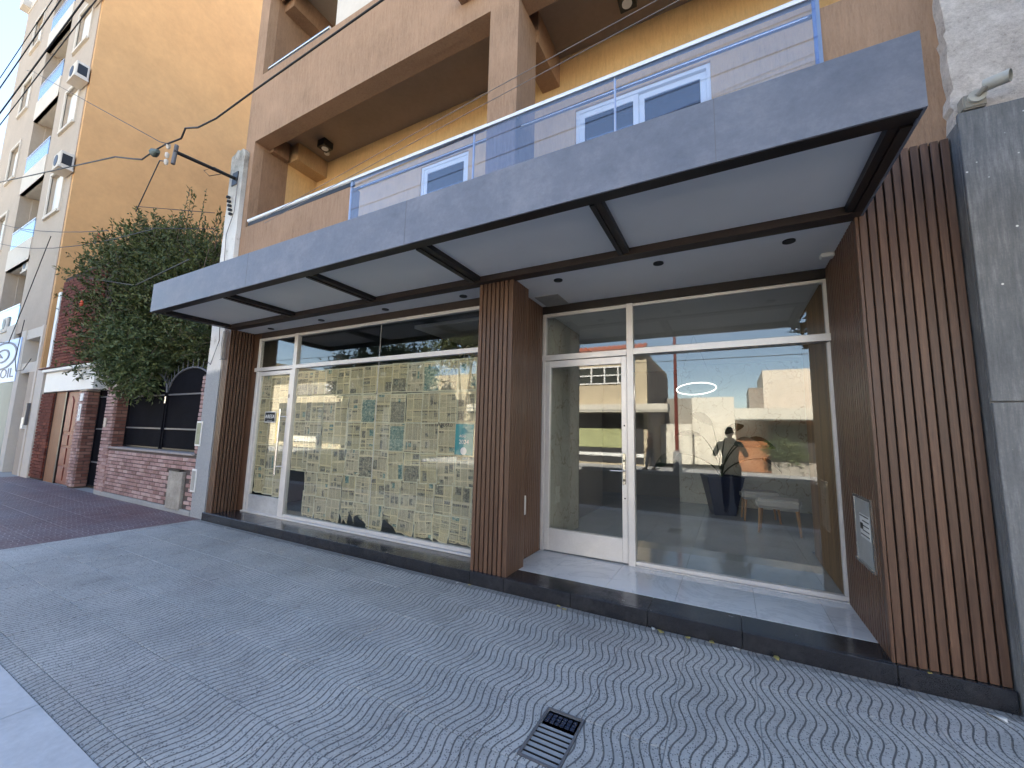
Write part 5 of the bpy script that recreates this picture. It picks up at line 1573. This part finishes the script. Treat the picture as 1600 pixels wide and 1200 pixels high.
def person(loc, rz, label, holding, coat):
    t_ = thing('person', label, 'person', loc=loc, rz=rz)     # faces +Y locally
    st_ = 1 if holding else -1
    V = {'pelvis': (0, 0, .95), 'waist': (0, 0, 1.08), 'chest': (0, .01, 1.30), 'neck0': (0, 0, 1.45), 'neck': (0, .01, 1.52)}
    E_ = [('pelvis', 'waist'), ('waist', 'chest'), ('chest', 'neck0'), ('neck0', 'neck')]
    Rr = {'pelvis': (.155, .11), 'waist': (.145, .11), 'chest': (.18, .125), 'neck0': (.075, .07), 'neck': .055}
    for sg_, n in ((-1, 'l'), (1, 'r')):
        V['sh' + n] = (sg_ * .19, 0, 1.40); Rr['sh' + n] = .068
        if holding:
            V['el' + n] = (sg_ * .30, .12, 1.15); V['wr' + n] = (sg_ * .12, .30, 1.44)
        else:
            V['el' + n] = (sg_ * .25, -.03, 1.12); V['wr' + n] = (sg_ * .24, .10, .90)
        Rr['el' + n] = .05; Rr['wr' + n] = .034
        E_ += [('chest', 'sh' + n), ('sh' + n, 'el' + n), ('el' + n, 'wr' + n)]
        stride = 0 if holding else sg_ * .16
        V['hip' + n] = (sg_ * .095, 0, .88); V['kn' + n] = (sg_ * .11, .02 + stride * .6, .50); V['an' + n] = (sg_ * .11, -.02 + stride, .10); V['to' + n] = (sg_ * .12, .13 + stride, .045)
        Rr['hip' + n] = .10; Rr['kn' + n] = .068; Rr['an' + n] = .048; Rr['to' + n] = .042
        E_ += [('pelvis', 'hip' + n), ('hip' + n, 'kn' + n), ('kn' + n, 'an' + n), ('an' + n, 'to' + n)]
    skin_body('body', {'v': V, 'e': E_}, Rr, coat, t_)
    # head with features
    bm = bmesh.new(); bmesh.ops.create_uvsphere(bm, u_segments=24, v_segments=18, radius=1)
    for v in bm.verts:
        x, y, z = v.co
        k = 1 - .22 * max(0, -z) ** 1.2
        v.co = Vector((x * .076 * k, y * .096 * (1 - .1 * max(0, -z)) + (.012 if z < 0 else 0), z * .118))
        if y > .6 and abs(x) < .22 and -.25 < z < .12: v.co.y += .016 * (1 - abs(x) / .22)
        if y > .6 and .02 < z < .3 and .2 < abs(x) < .55: v.co.y -= .007
        if y > .6 and abs(x) < .4 and -.55 < z < -.38: v.co.y += .006
    me = bpy.data.meshes.new('head'); bm.to_mesh(me); bm.free(); me.materials.append(m_skin)
    me.polygons.foreach_set('use_smooth', [True] * len(me.polygons))
    hd = link('head', me, t_, (0, .03, 1.635))
    for sg_ in (-1, 1):
        MB().tube([(sg_ * .072, -.008, .02), (sg_ * .084, -.014, .0), (sg_ * .074, -.006, -.03)], [.012, .016, .009], 8).obj('ear', m_skin, hd)
        MB().tube([(sg_ * .030, .084, .012), (sg_ * .030, .091, .012)], [.011, .007], 8).obj('eye', m_wprint, hd)
    bm = bmesh.new(); bmesh.ops.create_uvsphere(bm, u_segments=20, v_segments=14, radius=1)
    bmesh.ops.delete(bm, geom=[v for v in bm.verts if v.co.z < -.35 or (v.co.y > .45 and v.co.z < .45)], context='VERTS')
    for v in bm.verts: v.co = Vector((v.co.x * .083, v.co.y * .102 - .006, v.co.z * .128))
    me = bpy.data.meshes.new('hair'); bm.to_mesh(me); bm.free(); me.materials.append(m_hair)
    link('hair', me, hd)
    for sg_, n in ((-1, 'l'), (1, 'r')):
        w = Vector(V['wr' + n]); e = Vector(V['el' + n]); d = (w - e).normalized()
        a = w + d * .02
        if holding: palm = Vector((sg_ * .075, .325, 1.485))
        else: palm = w + d * .07
        VV = {'w': tuple(w), 'p': tuple(palm)}; EE = [('w', 'p')]; RR = {'w': .026, 'p': (.034, .018)}
        for q in range(4):
            off = (q - 1.5) * .019
            if holding:
                b0 = palm + Vector((0, .012, off)); b1 = b0 + Vector((-sg_ * .012, .022, 0)); b2 = b1 + Vector((-sg_ * .028, .004, 0))
            else:
                sd = Vector((0, 1, 0)); b0 = palm + sd * off + d * .02; b1 = b0 + d * .035; b2 = b1 + d * .022 + Vector((-sg_ * .012, 0, 0))
            for nm, pnt, rad in (('a', b0, .010), ('b', b1, .009), ('c', b2, .0075)):
                VV[nm + str(q)] = tuple(pnt); RR[nm + str(q)] = rad
            EE += [('p', 'a%d' % q), ('a%d' % q, 'b%d' % q), ('b%d' % q, 'c%d' % q)]
        th = palm + (Vector((-sg_ * .02, -.01, -.02)) if holding else Vector((0, .03, .0)))
        VV['t0'] = tuple(palm.lerp(th, .6)); VV['t1'] = tuple(th + d * .02); VV['t2'] = tuple(th + d * .035 + Vector((-sg_ * .012, 0, 0)))
        RR['t0'] = .013; RR['t1'] = .011; RR['t2'] = .009
        EE += [('w', 't0'), ('t0', 't1'), ('t1', 't2')]
        skin_body('hand', {'v': VV, 'e': EE}, RR, m_skin, t_, 1)
    for sg_, n in ((-1, 'l'), (1, 'r')):
        a = V['an' + n]
        MB().box(a[0] - .045, a[0] + .045, a[1] - .07, a[1] + .19, .0, .075).obj('shoe', m_black, t_, .025, 2)
    lg = {'v': {'pelvis': (0, 0, .97)}, 'e': []}; lr = {'pelvis': (.162, .118)}
    for n in ('l', 'r'):
        for k in ('hip', 'kn', 'an'):
            lg['v'][k + n] = V[k + n]; lr[k + n] = Rr[k + n] + .014
        lg['e'] += [('pelvis', 'hip' + n), ('hip' + n, 'kn' + n), ('kn' + n, 'an' + n)]
    skin_body('trousers', lg, lr, m_jeans, t_)
    return t_
ph = person((.0, -4.0, 0), 0, 'photographer in dark clothes raising a phone, mirrored in the lobby glass', True, m_cloth)
tag(MB().box(-.075, .075, -3.635, -3.627, 1.455, 1.528).obj('phone', m_black, None, .004), 'black phone held up by the photographer', 'phone')
person((-3.25, -13.9, 0), math.pi * .55, 'pedestrian in a brown coat on the far pavement, mirrored in the lobby glass', False, m_cloth2)
